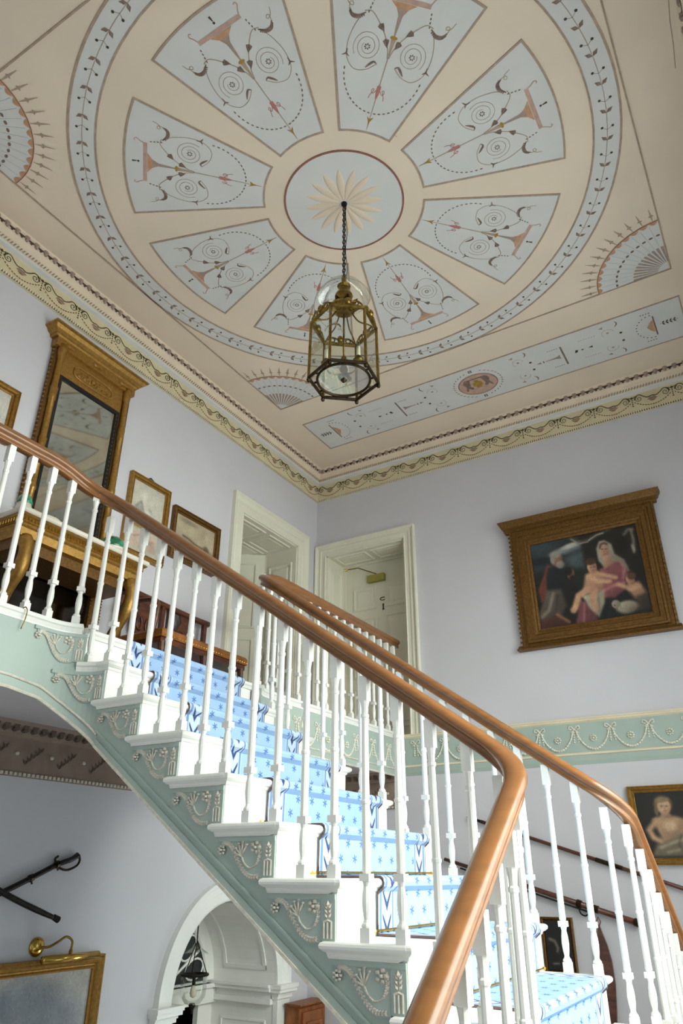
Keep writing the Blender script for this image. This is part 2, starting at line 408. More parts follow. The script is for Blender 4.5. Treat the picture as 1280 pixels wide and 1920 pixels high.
# ------------------------------------------------------------------ CEILING and its painted decoration
mb = MB().box(XW-TH, XR+TH, YF-TH, YW+TH, HZ, HZ+.2)
ceiling = struct('ceiling', mb, 'ceil', 'cream plaster ceiling painted with a wheel of pale blue panels')
CX, CY, CZ = -1.847, 3.066, HZ
SQ = 1.858
def cput(name, me, dz=.003, x=CX, y=CY, rz=0, kind=None):
    o = put(name, me, ceiling, (x, y, HZ-dz), (0, 0, rz)); 
    if kind: o['kind'] = kind
    return o
def border(mb, pts, wd, h=.006, closed=True):
    """raised paint-line moulding along a closed polyline in the ceiling plane, hanging h below"""
    P = [Vector((p[0], p[1])) for p in pts]; k = len(P); rs = []
    for i in range(k):
        t1 = (P[i]-P[i-1]) if (closed or i) else (P[1]-P[0]); t2 = (P[(i+1) % k]-P[i]) if (closed or i < k-1) else (P[i]-P[i-1])
        t1.normalize(); t2.normalize(); t = (t1+t2); t.normalize(); nn = Vector((-t.y, t.x)); sc = 1/max(.5, nn.dot(Vector((-t1.y, t1.x))))
        a = P[i]+nn*wd*.5*sc; b = P[i]-nn*wd*.5*sc
        rs.append([(a.x, a.y, 0), (a.x, a.y, -h), (b.x, b.y, -h), (b.x, b.y, 0)])
    if closed: rs.append(rs[0])
    return mb.rings(rs, True, not closed, not closed)
# wheel panels
r0, r1, ha = .567, 1.505, R(17)
def secpts(r0, r1, ha, n=14):
    return [(r1*math.cos(-ha+2*ha*i/n), r1*math.sin(-ha+2*ha*i/n)) for i in range(n+1)]+[(r0*math.cos(ha-2*ha*i/6), r0*math.sin(ha-2*ha*i/6)) for i in range(7)]
def flat(pts, h, m, name):
    return MB().prism(pts, lambda a, b, c: (a, b, c), -h, .002).mesh(name, m)
me_panel = flat(secpts(r0, r1, ha), .003, 'blue', 'panel')
me_border = border(MB(), secpts(r0, r1, ha), .013, .006).mesh('panel_border', 'line')
def sym(f):           # both lateral sides
    mb = MB()
    for s in (1, -1): f(mb, s)
    return mb
ZP = -.0045
motif = []   # (name, mesh)  in panel coordinates: x outward, y across
mb = MB().poly([(1.358, -.15), (1.384, -.15), (1.384, .15), (1.358, .15)], ZP); motif.append(('table_bar', mb.mesh('table_bar', 'salmon')))
for s in (1, -1):
    mb = MB().ribbon([(p.x, p.y*s) for p in bez([(1.384, .148, 0), (1.405, .158, 0), (1.425, .172, 0), (1.44, .165, 0), (1.435, .152, 0)], 16)], .007, ZP)
    motif.append(('bar_scroll', mb.mesh('bar_scroll', 'salmon')))
    mb = MB()
    for i in range(4): mb.disc(1.335-.022*i, s*(.164+.004*i), .008, .0045, 6, ZP)
    o = ('husk_drop', mb.mesh('husk_drop', 'brown')); motif.append(o)
    # big scroll stem
    big = [(1.045, .004), (1.10, .018), (1.17, .055), (1.24, .115), (1.275, .16), (1.268, .20)]
    mb = MB().ribbon([(p.x, p.y*s) for p in bez([(a, b, 0) for a, b in big], 30)], .0055, ZP); motif.append(('scroll_stem', mb.mesh('scroll_stem', 'line')))
    loop = [(1.255, .205), (1.18, .235), (1.09, .25), (1.0, .235), (.945, .18), (.955, .11), (1.0, .055)]
    mb = MB().ribbon([(p.x, p.y*s) for p in bez([(a, b, 0) for a, b in loop], 36)], .0045, ZP); motif.append(('scroll_loop', mb.mesh('scroll_loop', 'line')))
    sc = (1.085, .135)
    sp = [(sc[0]+(.03+.06*t)*math.cos(2.2*2*PI*t+1)*1.0, s*(sc[1]+(.03+.06*t)*math.sin(2.2*2*PI*t+1)*.92)) for t in [i/44 for i in range(45)]]
    mb = MB().ribbon(sp, .0035, ZP); motif.append(('spiral', mb.mesh('spiral', 'line')))
    mb = MB()
    for i in range(7): a = 2*PI*i/7; mb.disc(sc[0]+.013*math.cos(a), s*sc[1]+.013*math.sin(a), .0065, .0045, 6, ZP, a)
    motif.append(('rosette', mb.mesh('rosette', 'brown')))
    # acanthus tail
    ac = bez([(1.262, .19, 0), (1.235, .225, 0), (1.235, .262, 0), (1.262, .285, 0)], 14); mb = MB()
    mb.ribbon([(p.x, p.y*s) for p in ac], [.006+.011*math.sin(PI*i/(len(ac)-1)) for i in range(len(ac))], ZP)
    for i in range(1, len(ac)-1): mb.disc(ac[i].x-.010, s*ac[i].y, .008, .0045, 6, ZP-.0003, R(40)*s)
    motif.append(('acanthus_leaf', mb.mesh('acanthus_leaf', 'brown')))
    cu = [(1.262, .285), (1.29, .29), (1.298, .278), (1.288, .268), (1.278, .276), (1.292, .30), (1.325, .315)]
    mb = MB().ribbon([(p.x, p.y*s) for p in bez([(a, b, 0) for a, b in cu], 24)], .0045, ZP); motif.append(('tendril', mb.mesh('tendril', 'line')))
    ac = bez([(1.0, .055, 0), (1.01, .075, 0), (.985, .1, 0), (.965, .115, 0)], 9); mb = MB()
    mb.ribbon([(p.x, p.y*s) for p in ac], [.004+.010*math.sin(PI*i/(len(ac)-1)) for i in range(len(ac))], ZP); motif.append(('small_leaf', mb.mesh('small_leaf', 'brown')))
    for (a, b, rz) in ((1.205, .082, .8), (1.128, .034, .4)):
        mb = MB(); c, q = math.cos(rz), math.sin(rz)
        pts = [(-.028, 0), (.0, -.014), (.016, -.019), (.02, -.009), (.025, 0), (.02, .009), (.016, .019), (0, .014)]
        mb.poly([(a+x*c-y*q, s*(b+x*q+y*c)) for x, y in pts], ZP); motif.append(('bud', mb.mesh('bud', 'brown')))
    mb = MB()
    for dx, dy in ((.03, .0), (-.014, .024), (-.014, -.02)): mb.ribbon([(1.02, s*.243), (1.02+dx, s*(.243+dy))], [.012, .003], ZP)
    motif.append(('trefoil_sprig', mb.mesh('trefoil_sprig', 'brown')))
    mb = MB()
    for i in range(12):
        a = R(7+82*i/11.5); x, y = .97-.272*math.sin(a), .235*math.cos(a)
        tx, ty = -.272*math.cos(a), -.235*math.sin(a); mb.disc(x, s*y, .0105, .0048, 6, ZP, math.atan2(s*ty, tx))
    o = ('bead_garland', mb.mesh('bead_garland', 'brown')); motif.append(o)
mb = MB().poly([(1.355, -.075), (1.355, .075), (1.325, .035), (1.30, .02), (1.30, -.02), (1.325, -.035)], ZP); motif.append(('table_skirt', mb.mesh('table_skirt', 'terracotta')))
mb = MB().poly([(1.32, -.028), (1.325, 0), (1.32, .028), (1.285, .012), (1.17, .004), (1.17, -.004), (1.285, -.012)], ZP-.0004); motif.append(('trumpet_flower', mb.mesh('trumpet_flower', 'rib')))
mb = MB().disc(1.165, 0, .011, .022, 10, ZP-.0006); motif.append(('gold_collar', mb.mesh('gold_collar', 'ochre')))
mb = MB().poly([(1.155, -.014), (1.155, .014), (1.06, .003), (.60, .0025), (.575, 0), (.60, -.0025), (1.06, -.003)], ZP-.0002); motif.append(('centre_stem', mb.mesh('centre_stem', 'line')))
mb = MB().poly([(.875, -.012), (.885, 0), (.875, .012), (.835, .012), (.79, .003), (.79, -.003), (.835, -.012)], ZP-.0005)
for s in (1, -1): mb.ribbon([(p.x, s*p.y) for p in bez([(.85, .01, 0), (.825, .028, 0), (.84, .04, 0), (.855, .032, 0), (.845, .026, 0), (.815, .042, 0), (.79, .047, 0)], 24)], .004, ZP)
motif.append(('pink_blossom', mb.mesh('pink_blossom', 'pink')))
mb = MB().poly([(.60, 0), (.642, -.006), (.675, -.022), (.66, 0), (.675, .022), (.642, .006)], ZP-.0005); motif.append(('gold_tip', mb.mesh('gold_tip', 'ochre')))
mb = MB().disc(1.415, 0, .008, .008, 8, ZP).ribbon([(1.425, .0), (1.455, -.004)], [.006, .014], ZP); motif.append(('finial', mb.mesh('finial', 'dark')))
for i in range(8):
    p = cput('panel', me_panel, .0, rz=i*PI/4)
    loose('panel_border', me_border, p)
    for nm, me in motif: loose(nm, me, p)
# ring band with leaf sprigs and berries
def annulus(ra, rb, h0, h1, n=96):
    prof = [(ra, h0), (ra, h1), (rb, h1), (rb, h0)]
    rs = [[(r*math.cos(2*PI*i/n), r*math.sin(2*PI*i/n), z) for r, z in prof] for i in range(n)]; rs.append(rs[0])
    return MB().rings(rs, True, False, False)
ring = cput('ring_band', annulus(1.69, 1.852, .002, -.003).mesh('ring_band', 'blue'), 0)
loose('band_border', annulus(1.682, 1.694, .001, -.006).mesh('band_border', 'line'), ring)
loose('band_border', annulus(1.848, 1.862, .001, -.006).mesh('band_border', 'line'), ring)
loose('band_stem', annulus(1.769, 1.7735, -.003, -.0042).mesh('band_stem', 'line'), ring)
mb = MB()
for s in (1, -1):
    mb.leaf((1.771, .0, ZP), (.75*s, -.66, 0), .05, .026, (0, 0, -1), .002)
me_sprig = mb.mesh('leaf_sprig', 'brown')
mb = MB()
for s in (1, -1): mb.disc(1.771+s*.032, 0, .009, .009, 8, ZP).ribbon([(1.771, .02), (1.771+s*.03, .002)], .002, ZP)
me_berry = mb.mesh('berry_pair', 'dark')
NS = 56
for i in range(NS):
    a = 2*PI*(i+.3)/NS
    loose('leaf_sprig', me_sprig, ring, Matrix.Rotation(a, 4, 'Z')); loose('berry_pair', me_berry, ring, Matrix.Rotation(a+PI/NS, 4, 'Z'))
# centre medallion with sixteen carved petals
med = cput('medallion', MB().prism([(.415*math.cos(2*PI*i/64), .415*math.sin(2*PI*i/64)) for i in range(64)], lambda a, b, c: (a, b, c), -.003, .002).mesh('medallion', 'blue'), 0)
loose('medallion_ring', annulus(.412, .424, .001, -.007, 72).mesh('medallion_ring', 'redline'), med)
mb = MB(); N = 9; rs = []
for i in range(N):
    t = i/(N-1); x = .03+.25*t; hw = .0265*math.sin(PI*(.04+.96*t)**1.25)**.75 if t < 1 else .0015
    hw = max(hw, .0015); dep = .011*math.sin(PI*t*.96+.04)
    rs.append([(x, hw, -.003), (x, hw*.75, -.003-dep), (x, 0, -.003-dep*.45), (x, -hw*.75, -.003-dep), (x, -hw, -.003)])
mb.rings(rs, False)
me_petal = mb.mesh('petal', 'pinkcream', True)
for i in range(16): loose('petal', me_petal, med, Matrix.Rotation(2*PI*i/16, 4, 'Z'))
# square line around the wheel
cput('square_border', border(MB(), [(-SQ, -SQ), (SQ+.022, -SQ), (SQ+.022, SQ-.016), (-SQ, SQ-.016)], .011, .006).mesh('square_border', 'line'), 0)
# corner fans
q = lambda r, a: (r*math.cos(a), r*math.sin(a))
me_fan = flat([(0.012, .012)]+[q(.54, PI/2*i/20) for i in range(21)], .003, 'blue', 'corner_fan')
a1 = PI/2/12
mb = MB(); n = 7
mb.poly([q(.545, a1*i/n*.98) for i in range(n+1)]+[(q(.545-.028*math.sin(PI*i/n)-.004, a1*(1-i/n)*.98)) for i in range(n+1)], -.0045); me_scal = mb.mesh('scallop', 'terracotta')
mb = MB().poly([q(.545, 0), q(.551, 0), q(.551, a1), q(.545, a1)], -.005); me_scale = mb.mesh('scallop_edge', 'redline')
mb = MB().poly([q(.09, a1*.28), q(.27, a1*.14), q(.277, a1*.45), q(.27, a1*.76), q(.09, a1*.66)], -.0045); me_rib = mb.mesh('fan_rib', 'rib')
mb = MB().poly([q(.28, -.004), q(.28, .004), q(.515, .003), q(.515, -.003)], -.0042); me_fold = mb.mesh('fan_fold', mat('grey_blue_paint', (176, 184, 190), .8))
mb = MB().disc(.40, 0, .010, .016, 8, -.0045); me_spot = mb.mesh('fan_spot', 'brown')
mb = MB().poly([(.556, -.002), (.556, .002), (.60, .006), (.605, .02), (.618, .006), (.68, .0015), (.68, -.0015), (.618, -.006), (.605, -.02), (.60, -.006)], -.004); me_arrow = mb.mesh('dart', 'line')
for (sx, sy, rz) in ((-1, -1, 0), (1, -1, PI/2), (1, 1, PI), (-1, 1, -PI/2)):
    x = CX+(SQ+.02 if sx > 0 else -SQ+.003); y = CY+(SQ-.018 if sy > 0 else -SQ+.003)
    f = cput('corner_fan', me_fan, 0, x, y, rz)
    for i in range(12):
        M = Matrix.Rotation(a1*i, 4, 'Z')
        for nm, me in (('scallop', me_scal), ('scallop_edge', me_scale), ('fan_rib', me_rib)): loose(nm, me, f, M)
        M2 = Matrix.Rotation(a1*(i+.5), 4, 'Z'); loose('fan_spot', me_spot, f, M2); loose('dart', me_arrow, f, M2)
        if i: loose('fan_fold', me_fold, f, M)
# long strip panels
def strip(yc, rz):
    L, Wd = 1.852, .276
    p = cput('strip_panel', flat([(-L, -Wd), (L, -Wd), (L, Wd), (-L, Wd)], .003, 'blue', 'strip_panel'), 0, -1.815, yc, rz)
    loose('panel_border', border(MB(), [(-L, -Wd), (L, -Wd), (L, Wd), (-L, Wd)], .011, .006).mesh('panel_border', 'line'), p)
    oval = loose('oval_medallion', MB().disc(0, 0, .185, .155, 40, -.005).mesh('oval_medallion', 'salmon'), p)
    mo = MB(); mo.rings([[(math.cos(2*PI*i/40)*(.185+k), math.sin(2*PI*i/40)*(.155+k), -.006) for i in range(40)] for k in (0, .008)], True, False, False)
    loose('oval_ring', mo.mesh('oval_ring', 'redline'), p)
    # urn between two seated winged beasts in the oval
    mb = MB().poly([(-.03, .055), (.03, .055), (.022, .04), (.05, .015), (.042, -.03), (.014, -.055), (.03, -.07), (-.03, -.07), (-.014, -.055), (-.042, -.03), (-.05, .015), (-.022, .04)], -.0056); loose('urn', mb.mesh('urn', 'ochre'), p)
    for s in (1, -1):
        mb = MB().poly([(s*.055, -.09), (s*.12, -.09), (s*.132, -.05), (s*.115, -.005), (s*.135, .05), (s*.128, .075), (s*.10, .03), (s*.085, .055), (s*.062, .06), (s*.055, .035), (s*.075, .01), (s*.068, -.03)], -.0058); loose('winged_beast', mb.mesh('winged_beast', 'brown'), p)
    mb = MB().ribbon([(-.11, -.095), (.11, -.095)], .014, -.0057); loose('plinth', mb.mesh('plinth', 'brown'), p)
    mb = MB()
    for i in range(36):
        a = 2*PI*i/36
        if abs(math.cos(a)) < .3: continue
        mb.leaf((.225*math.cos(a), .2*math.sin(a), -.004), (math.cos(a+1), math.sin(a+1), 0), .034, .014, (0, 0, -1), .001)
    loose('wreath', mb.mesh('wreath', 'rib'), p)
    mb = MB()
    for sy in (1, -1):
        for a in range(4): mb.disc(.014*math.cos(a*PI/2+.8), sy*.215+.014*math.sin(a*PI/2+.8), .009, .009, 6, -.0045)
    loose('quatrefoils', mb.mesh('quatrefoils', 'dark'), p)
    for s in (1, -1):
        def pc(name, m, f):
            mb = MB(); f(mb); mb.map(lambda x, y, z: (s*x, y, z-.0045)); loose(name, mb.mesh(name, m), p)
        pc('table_bar', 'brown', lambda b: b.poly([(.826, -.14), (.842, -.14), (.842, .14), (.826, .14)]))
        pc('trumpet_flower', 'rib', lambda b: b.poly([(.80, -.03), (.80, .03), (.76, .012), (.66, .004), (.66, -.004), (.76, -.012)]))
        pc('collar', 'brown', lambda b: b.disc(.645, 0, .006, .018, 8).poly([(.62, -.012), (.62, .012), (.58, 0)]))
        pc('husk_drop', 'dark', lambda b: [b.disc(.80-.02*i, sy*.13, .007, .004, 6) for i in range(5) for sy in (1, -1)])
        pc('arrow', 'dark', lambda b: b.poly([(.94, -.02), (.965, -.014), (.955, .014), (.93, .02)]).disc(1.0, 0, .012, .009, 6).poly([(1.05, 0), (1.09, -.014), (1.09, .014)]))
        pc('dots_row', 'rib', lambda b: [b.disc(1.0+.022*i, sy*.13, .007, .004, 6) for i in range(7) for sy in (1, -1)])
        for cxm, nm in ((.525, 'scroll_sprig'), (1.335, 'scroll_sprig')):
            for sy in (1, -1):
                pc(nm, 'brown', lambda b: b.ribbon([(cxm-.02, sy*.16), (cxm, sy*.185), (cxm+.005, sy*.21), (cxm-.008, sy*.235)], [.004, .012, .012, .004]))
                pc('berry', 'dark', lambda b: b.disc(cxm+.012, sy*.058, .013, .013, 8))
                pc('curl', 'line', lambda b: b.ribbon([(cxm-.09+.05*math.cos(t*.5), sy*(.11+.05*math.sin(t*.5))) for t in range(9)], .0035).disc(cxm-.09, sy*.11, .012, .012, 8))
                pc('bird', 'rib', lambda b: b.poly([(cxm-.15, sy*.20), (cxm-.11, sy*.215), (cxm-.12, sy*.18)]))
        pc('urn_stand', 'brown', lambda b: b.poly([(1.615, -.135), (1.627, -.135), (1.627, .135), (1.615, .135)]))
        pc('urn_cup', 'terracotta', lambda b: b.poly([(1.612, -.09), (1.612, .09), (1.58, .05), (1.555, 0), (1.58, -.05)]))
        pc('bead_arc', 'dark', lambda b: [b.disc(1.60-.13*math.sin(R(15*i)), .155*math.cos(R(15*i)), .007, .006, 6) for i in range(13)])
        pc('bead_row', 'dark', lambda b: [b.disc(1.60-.022*i, sy*.19, .006, .006, 6) for i in range(4) for sy in (1, -1)])
        pc('laurel_sprig', 'dark', lambda b: [b.ribbon([(1.66, 0), (1.81, 0)], .004)]+[b.leaf((1.68+.03*i, 0, 0), (.6, sy, 0), .035, .016, (0, 0, -1), .001) for i in range(4) for sy in (1, -1)])
strip(5.535, 0); strip(2*CY-5.535, PI)
# hairline plaster cracks
mb = MB().ribbon([(.295, 2.35), (.31, 2.6), (.325, 2.72), (.35, 2.8), (.335, 2.95), (.33, 3.1), (.318, 3.25)], .005).ribbon([(-1.5, 2.55), (-1.42, 2.62), (-1.40, 2.70), (-1.31, 2.74), (-1.29, 2.80)], .004)
o = cput('plaster_crack', mb.mesh('plaster_crack', 'line'), .001, 0, 0)

# ------------------------------------------------------------------ CORNICES (trim_1 left, trim_2 back, trim_3 right, trim_4 front)
PR = [(0, 3.89), (.016, 3.89), (.016, 3.900), (.016, 3.911), (.020, 3.914), (.020, 4.088), (.026, 4.094), (.058, 4.106), (.062, 4.118), (.072, 4.124), (.072, 4.136), (.078, 4.142), (.088, 4.152), (.098, 4.172), (.108, 4.185), (.116, 4.19), (.116, 4.225), (.130, 4.232), (.137, 4.25)]
def cornice(n, fn, s0, s1, m0, m1, label, orn=True):
    """profile extruded from s0 to s1; m0/m1 = mitre sign at each end (inside corner)"""
    segs = [('blue', 6, 9), ('frieze', 0, 6), ('cream', 9, 12), ('pinkcream', 12, 18)]
    mats = {}
    def ext(lo, hi, m, nm):
        mb = MB(); a = [fn(s0+d*m0, z, d) for d, z in PR[lo:hi+1]]; b = [fn(s1-d*m1, z, d) for d, z in PR[lo:hi+1]]
        k = len(a); mb.add(a+b, [(i, i+1, k+i+1, k+i) for i in range(k-1)]); return mb.mesh(nm, m)
    t = put('trim_%d' % n, ext(0, 6, 'frieze', 'trim_%d' % n), kind='structure', label=label)
    for nm, m, lo, hi in (('soffit_band', 'blue', 6, 8), ('rope_moulding', 'cream', 8, 11), ('cove', 'pinkcream', 11, 18)): put(nm, ext(lo, hi, m, nm), t)
    # bead strip under the frieze and rope row: too fine to pick apart
    mb = MB(); L = s1-s0; k = int(L/.021)
    for i in range(k):
        s = s0+(i+.5)*L/k; w_ = .006
        mb.add([fn(s-w_, 3.893, .027), fn(s+w_, 3.893, .027), fn(s+w_, 3.911, .027), fn(s-w_, 3.911, .027), fn(s-w_, 3.893, .018), fn(s+w_, 3.893, .018), fn(s+w_, 3.911, .018), fn(s-w_, 3.911, .018)], [(0, 1, 2, 3), (0, 4, 5, 1), (2, 6, 7, 3), (0, 3, 7, 4), (1, 5, 6, 2)])
    put('bead_row', mb.mesh('bead_row', 'cream'), t, kind='stuff')
    put('bead_ground', MB().prism([(s0, 3.894), (s1, 3.894), (s1, 3.910), (s0, 3.910)], fn, .010, .0175).mesh('bead_ground', 'olive'), t)
    mb = MB(); k = int(L/.027)
    for i in range(k):
        s = s0+.07+(i+.5)*(L-.14)/k
        mb.add([fn(s-.012, 4.119, .073), fn(s-.002, 4.119, .073), fn(s+.010, 4.143, .082), fn(s, 4.143, .082), fn(s-.001, 4.131, .086)], [(0, 1, 4), (1, 2, 4), (2, 3, 4), (3, 0, 4)])
    put('rope_row', mb.mesh('rope_row', 'rib'), t, kind='stuff')
    # leaf ornaments
    def loc(f): return lambda x, y, z: f(x, y, z)
    mb = MB()
    def P(s, z, d): return (s, z, d)
    shape = [(-.020, 4.243), (.020, 4.243), (.026, 4.226), (.016, 4.214), (.014, 4.197), (0, 4.183), (-.014, 4.197), (-.016, 4.214), (-.026, 4.226)]
    vs = [(s, z, .119) for s, z in shape]+[(s*.7, z, .131) for s, z in shape]+[(0, 4.215, .136)]
    k = len(shape); fs = [(i, (i+1) % k, k+(i+1) % k, k+i) for i in range(k)]+[(k+i, k+(i+1) % k, 2*k) for i in range(k)]
    def build(vs, fs, nm, m):
        o0 = Vector(fn(0, 0, 0)); mb = MB(); mb.add([Vector(fn(*v))-o0 for v in vs], fs); return mb.mesh(nm, m)
    me = build(vs, fs, 'leaf_ornament', 'rib')
    dv = [(s*.5+.041, z, .117) for s, z in ((-.03, 4.245), (.03, 4.245), (.03, 4.228), (0, 4.222), (-.03, 4.228))]
    k = int((s1-s0-.22)/.083); o0 = Vector(fn(0, 0, 0)); e = Vector(fn(1, 0, 0))-o0
    for i in range(k):
        s = s0+.11+(i+.5)*(s1-s0-.22)/k
        put('leaf_ornament', me, t, o0*0+e*s+o0-Vector(fn(0, 0, 0))+Vector(fn(0, 0, 0)))
    dk = [(s+.0415, z, .1185) for s, z in ((-.030, 4.2275), (.030, 4.2275), (.024, 4.212), (.010, 4.206), (.006, 4.193), (-.006, 4.193), (-.010, 4.206), (-.024, 4.212))]
    med_ = build(dk, [tuple(range(8))], 'leaf_gap_shade', 'dark')  # flat dark face painting the shadow between two leaves
    for i in range(k):
        s = s0+.11+(i+.5)*(s1-s0-.22)/k; put('leaf_gap_shade', med_, t, o0+e*s)
    # scroll and swag motifs on the frieze
    p = .355; D = .0225
    def rib(mb, pts, wd):
        P_ = [Vector((a, b, 0)) for a, b in pts]; n_ = len(P_); vs = []
        for i in range(n_):
            tt = P_[min(i+1, n_-1)]-P_[max(i-1, 0)]; tt.normalize(); nn = Vector((-tt.y, tt.x, 0))*wd*.5
            vs += [(P_[i].x+nn.x, P_[i].y+nn.y, D), (P_[i].x, P_[i].y, D+.004), (P_[i].x-nn.x, P_[i].y-nn.y, D)]
        fs = []
        for i in range(n_-1):
            for j in (0, 1): fs.append((3*i+j, 3*i+j+1, 3*i+3+j+1, 3*i+3+j))
        mb.add(vs, fs)
    def dot(mb, a, b, rx, ry, rot=0):
        c, q_ = math.cos(rot), math.sin(rot); vs = []
        for i in range(6):
            t_ = 2*PI*i/6; x, y = rx*math.cos(t_), ry*math.sin(t_); vs.append((a+x*c-y*q_, b+x*q_+y*c, D))
        vs.append((a, b, D+.006)); mb.add(vs, [(i, (i+1) % 6, 6) for i in range(6)])
    def fin(mb, nm, m):
        o0 = Vector(fn(0, 0, 0)); mb.v = [tuple(Vector(fn(*v))-o0) for v in mb.v]; return mb.mesh(nm, m)
    sc = MB()
    for s in (1, -1):
        top = bez([(0, 4.035, 0), (s*.04, 4.028, 0), (s*.075, 4.05, 0), (s*.105, 4.075, 0), (s*.14, 4.068, 0), (s*.158, 4.03, 0)], 20); rib(sc, [(v.x, v.y) for v in top], .009)
        rib(sc, [(s*.118+(.034-.027*t)*math.cos(s*(1.2-t*9)+ (0 if s > 0 else PI)), 4.033+(.034-.027*t)*math.sin(s*(1.2-t*9)+(0 if s > 0 else PI))) for t in [i/16 for i in range(17)]], .005)
    me_sc = fin(sc, 'frieze_scroll', 'olive')
    sw = MB()
    for i in range(15):
        t_ = -1+2*i/14; dot(sw, t_*.155, 4.0-.062*(1-t_*t_), .010, .0055, math.atan(.8*t_))
    me_sw = fin(sw, 'frieze_swag', 'redline')
    cn = MB(); dot(cn, 0, 4.062, .012, .012)
    for i in range(4): dot(cn, 0, 4.035-.022*i, .006+.002*(i == 3), .008)
    rib(cn, [(-.03, 4.07), (0, 4.05), (.03, 4.07)], .007)
    me_cn = fin(cn, 'frieze_knot', 'olive')
    ur = MB()
    for zz, ww in ((4.015, .03), (4.003, .042), (3.99, .03), (3.98, .016)): rib(ur, [(-ww, zz), (ww, zz)], .007)
    me_ur = fin(ur, 'frieze_urn', 'redline')
    k = max(1, int(round((s1-s0-.02)/p)))
    for i in range(k):
        s = s0+.01+(i+.5)*(s1-s0-.02)/k; h = (s1-s0-.02)/k/2
        for nm, me_ in (('frieze_scroll', me_sc), ('frieze_swag', me_sw), ('frieze_urn', me_ur)): put(nm, me_, t, o0+e*s)
        put('frieze_knot', me_cn, t, o0+e*(s+h))
    return t
cornice(1, LW, YF, YW, 1, 1, 'cream and blue moulded cornice with scroll frieze along the left wall')
cornice(2, BW, XW, XR, 1, 1, 'cream and blue moulded cornice with scroll frieze along the back wall')
cornice(3, RW, YF, YW, 1, 1, 'moulded cornice along the right wall')
cornice(4, FW, XW, XR, 1, 1, 'moulded cornice along the front wall')

# ------------------------------------------------------------------ green frieze band with swags on the back wall (gallery level)
bandp = [(0, .80), (.008, .83), (.012, .872), (.022, .876), (.022, .890), (.010, .894), (.010, 1.128), (.018, 1.134), (.026, 1.142), (.022, 1.15), (.030, 1.158), (.030, 1.166), (0, 1.17)]
def extr(fn, prof, s0, s1, m, nm):
    mb = MB(); k = len(prof); mb.add([fn(s0, z, d) for d, z in prof]+[fn(s1, z, d) for d, z in prof], [(i, i+1, k+i+1, k+i) for i in range(k-1)]); return mb.mesh(nm, m)
band = put('trim_5', extr(BW, bandp[:3]+bandp[5:7], -3.1, XR, 'sage', 'trim_5'), kind='structure', label='sage green frieze band with plaster swags on the back wall')
put('lower_fillet', extr(BW, bandp[2:6], -3.1, XR, 'cream', 'lower_fillet'), band); put('upper_fillet', extr(BW, bandp[6:], -3.1, XR, 'cream', 'upper_fillet'), band)
def swag_meshes(fn, d0, m='swag'):
    o0 = Vector(fn(0, 0, 0))
    U = Vector(fn(0, 0, 1))-o0
    def L(s, z): return Vector(fn(s, z, d0))-o0
    bow = MB()
    for s in (1, -1):
        bow.tube([L(0, 1.075), L(s*.02, 1.10), L(s*.04, 1.105), L(s*.045, 1.085), L(s*.02, 1.078)], .006, 5)
        bow.tube([L(0, 1.075), L(s*.02, 1.06), L(s*.035, 1.05)], [.006, .006, .003], 5)
    bow.blob(L(0, 1.078), .011, .011, .011)
    tail = MB()
    for s in (-.006, .016):
        for i in range(5): tail.blob(L(s+.0025*i*(1 if s > 0 else -.4), 1.055-.02*i), .007, .007, .010)
    gar = MB()
    for i in range(15):
        t = -1+2*i/14; k = .009+.006*(1-abs(t)); p_ = L(.146+t*.128, 1.05-.135*(1-t*t)**.75)
        a = L(.146+(t+.05)*.128, 1.05-.135*max(0, 1-(t+.05)**2)**.75)
        gar.blob(p_, k, k, k*.8)
    gar.tube([L(.146+t*.128, 1.05-.135*(1-t*t)**.75) for t in [-1+2*i/20 for i in range(21)]], .006, 5)
    ros = MB(); c = L(.146, 1.0)
    e1 = (L(1, 0)-L(0, 0)); e2 = Vector((0, 0, 1))
    for i in range(8):
        a = 2*PI*i/8; d = e1*math.cos(a)+e2*math.sin(a); ros.blob(c+d*.021, .0105, .0105, .0105, 5, 2)
    ros.blob(c+U*.006, .010, .010, .010)
    return [('bow', bow.mesh('bow', m, True)), ('ribbon_tail', tail.mesh('ribbon_tail', m, True)), ('garland', gar.mesh('garland', m, True)), ('rosette', ros.mesh('rosette', m, True))]
sws = swag_meshes(BW, .014)
i = 0
x = -1.825-4*.292
while x < XR-.3:
    for nm, me in sws: put(nm, me, band, BW(x, 0, 0))
    x += .292

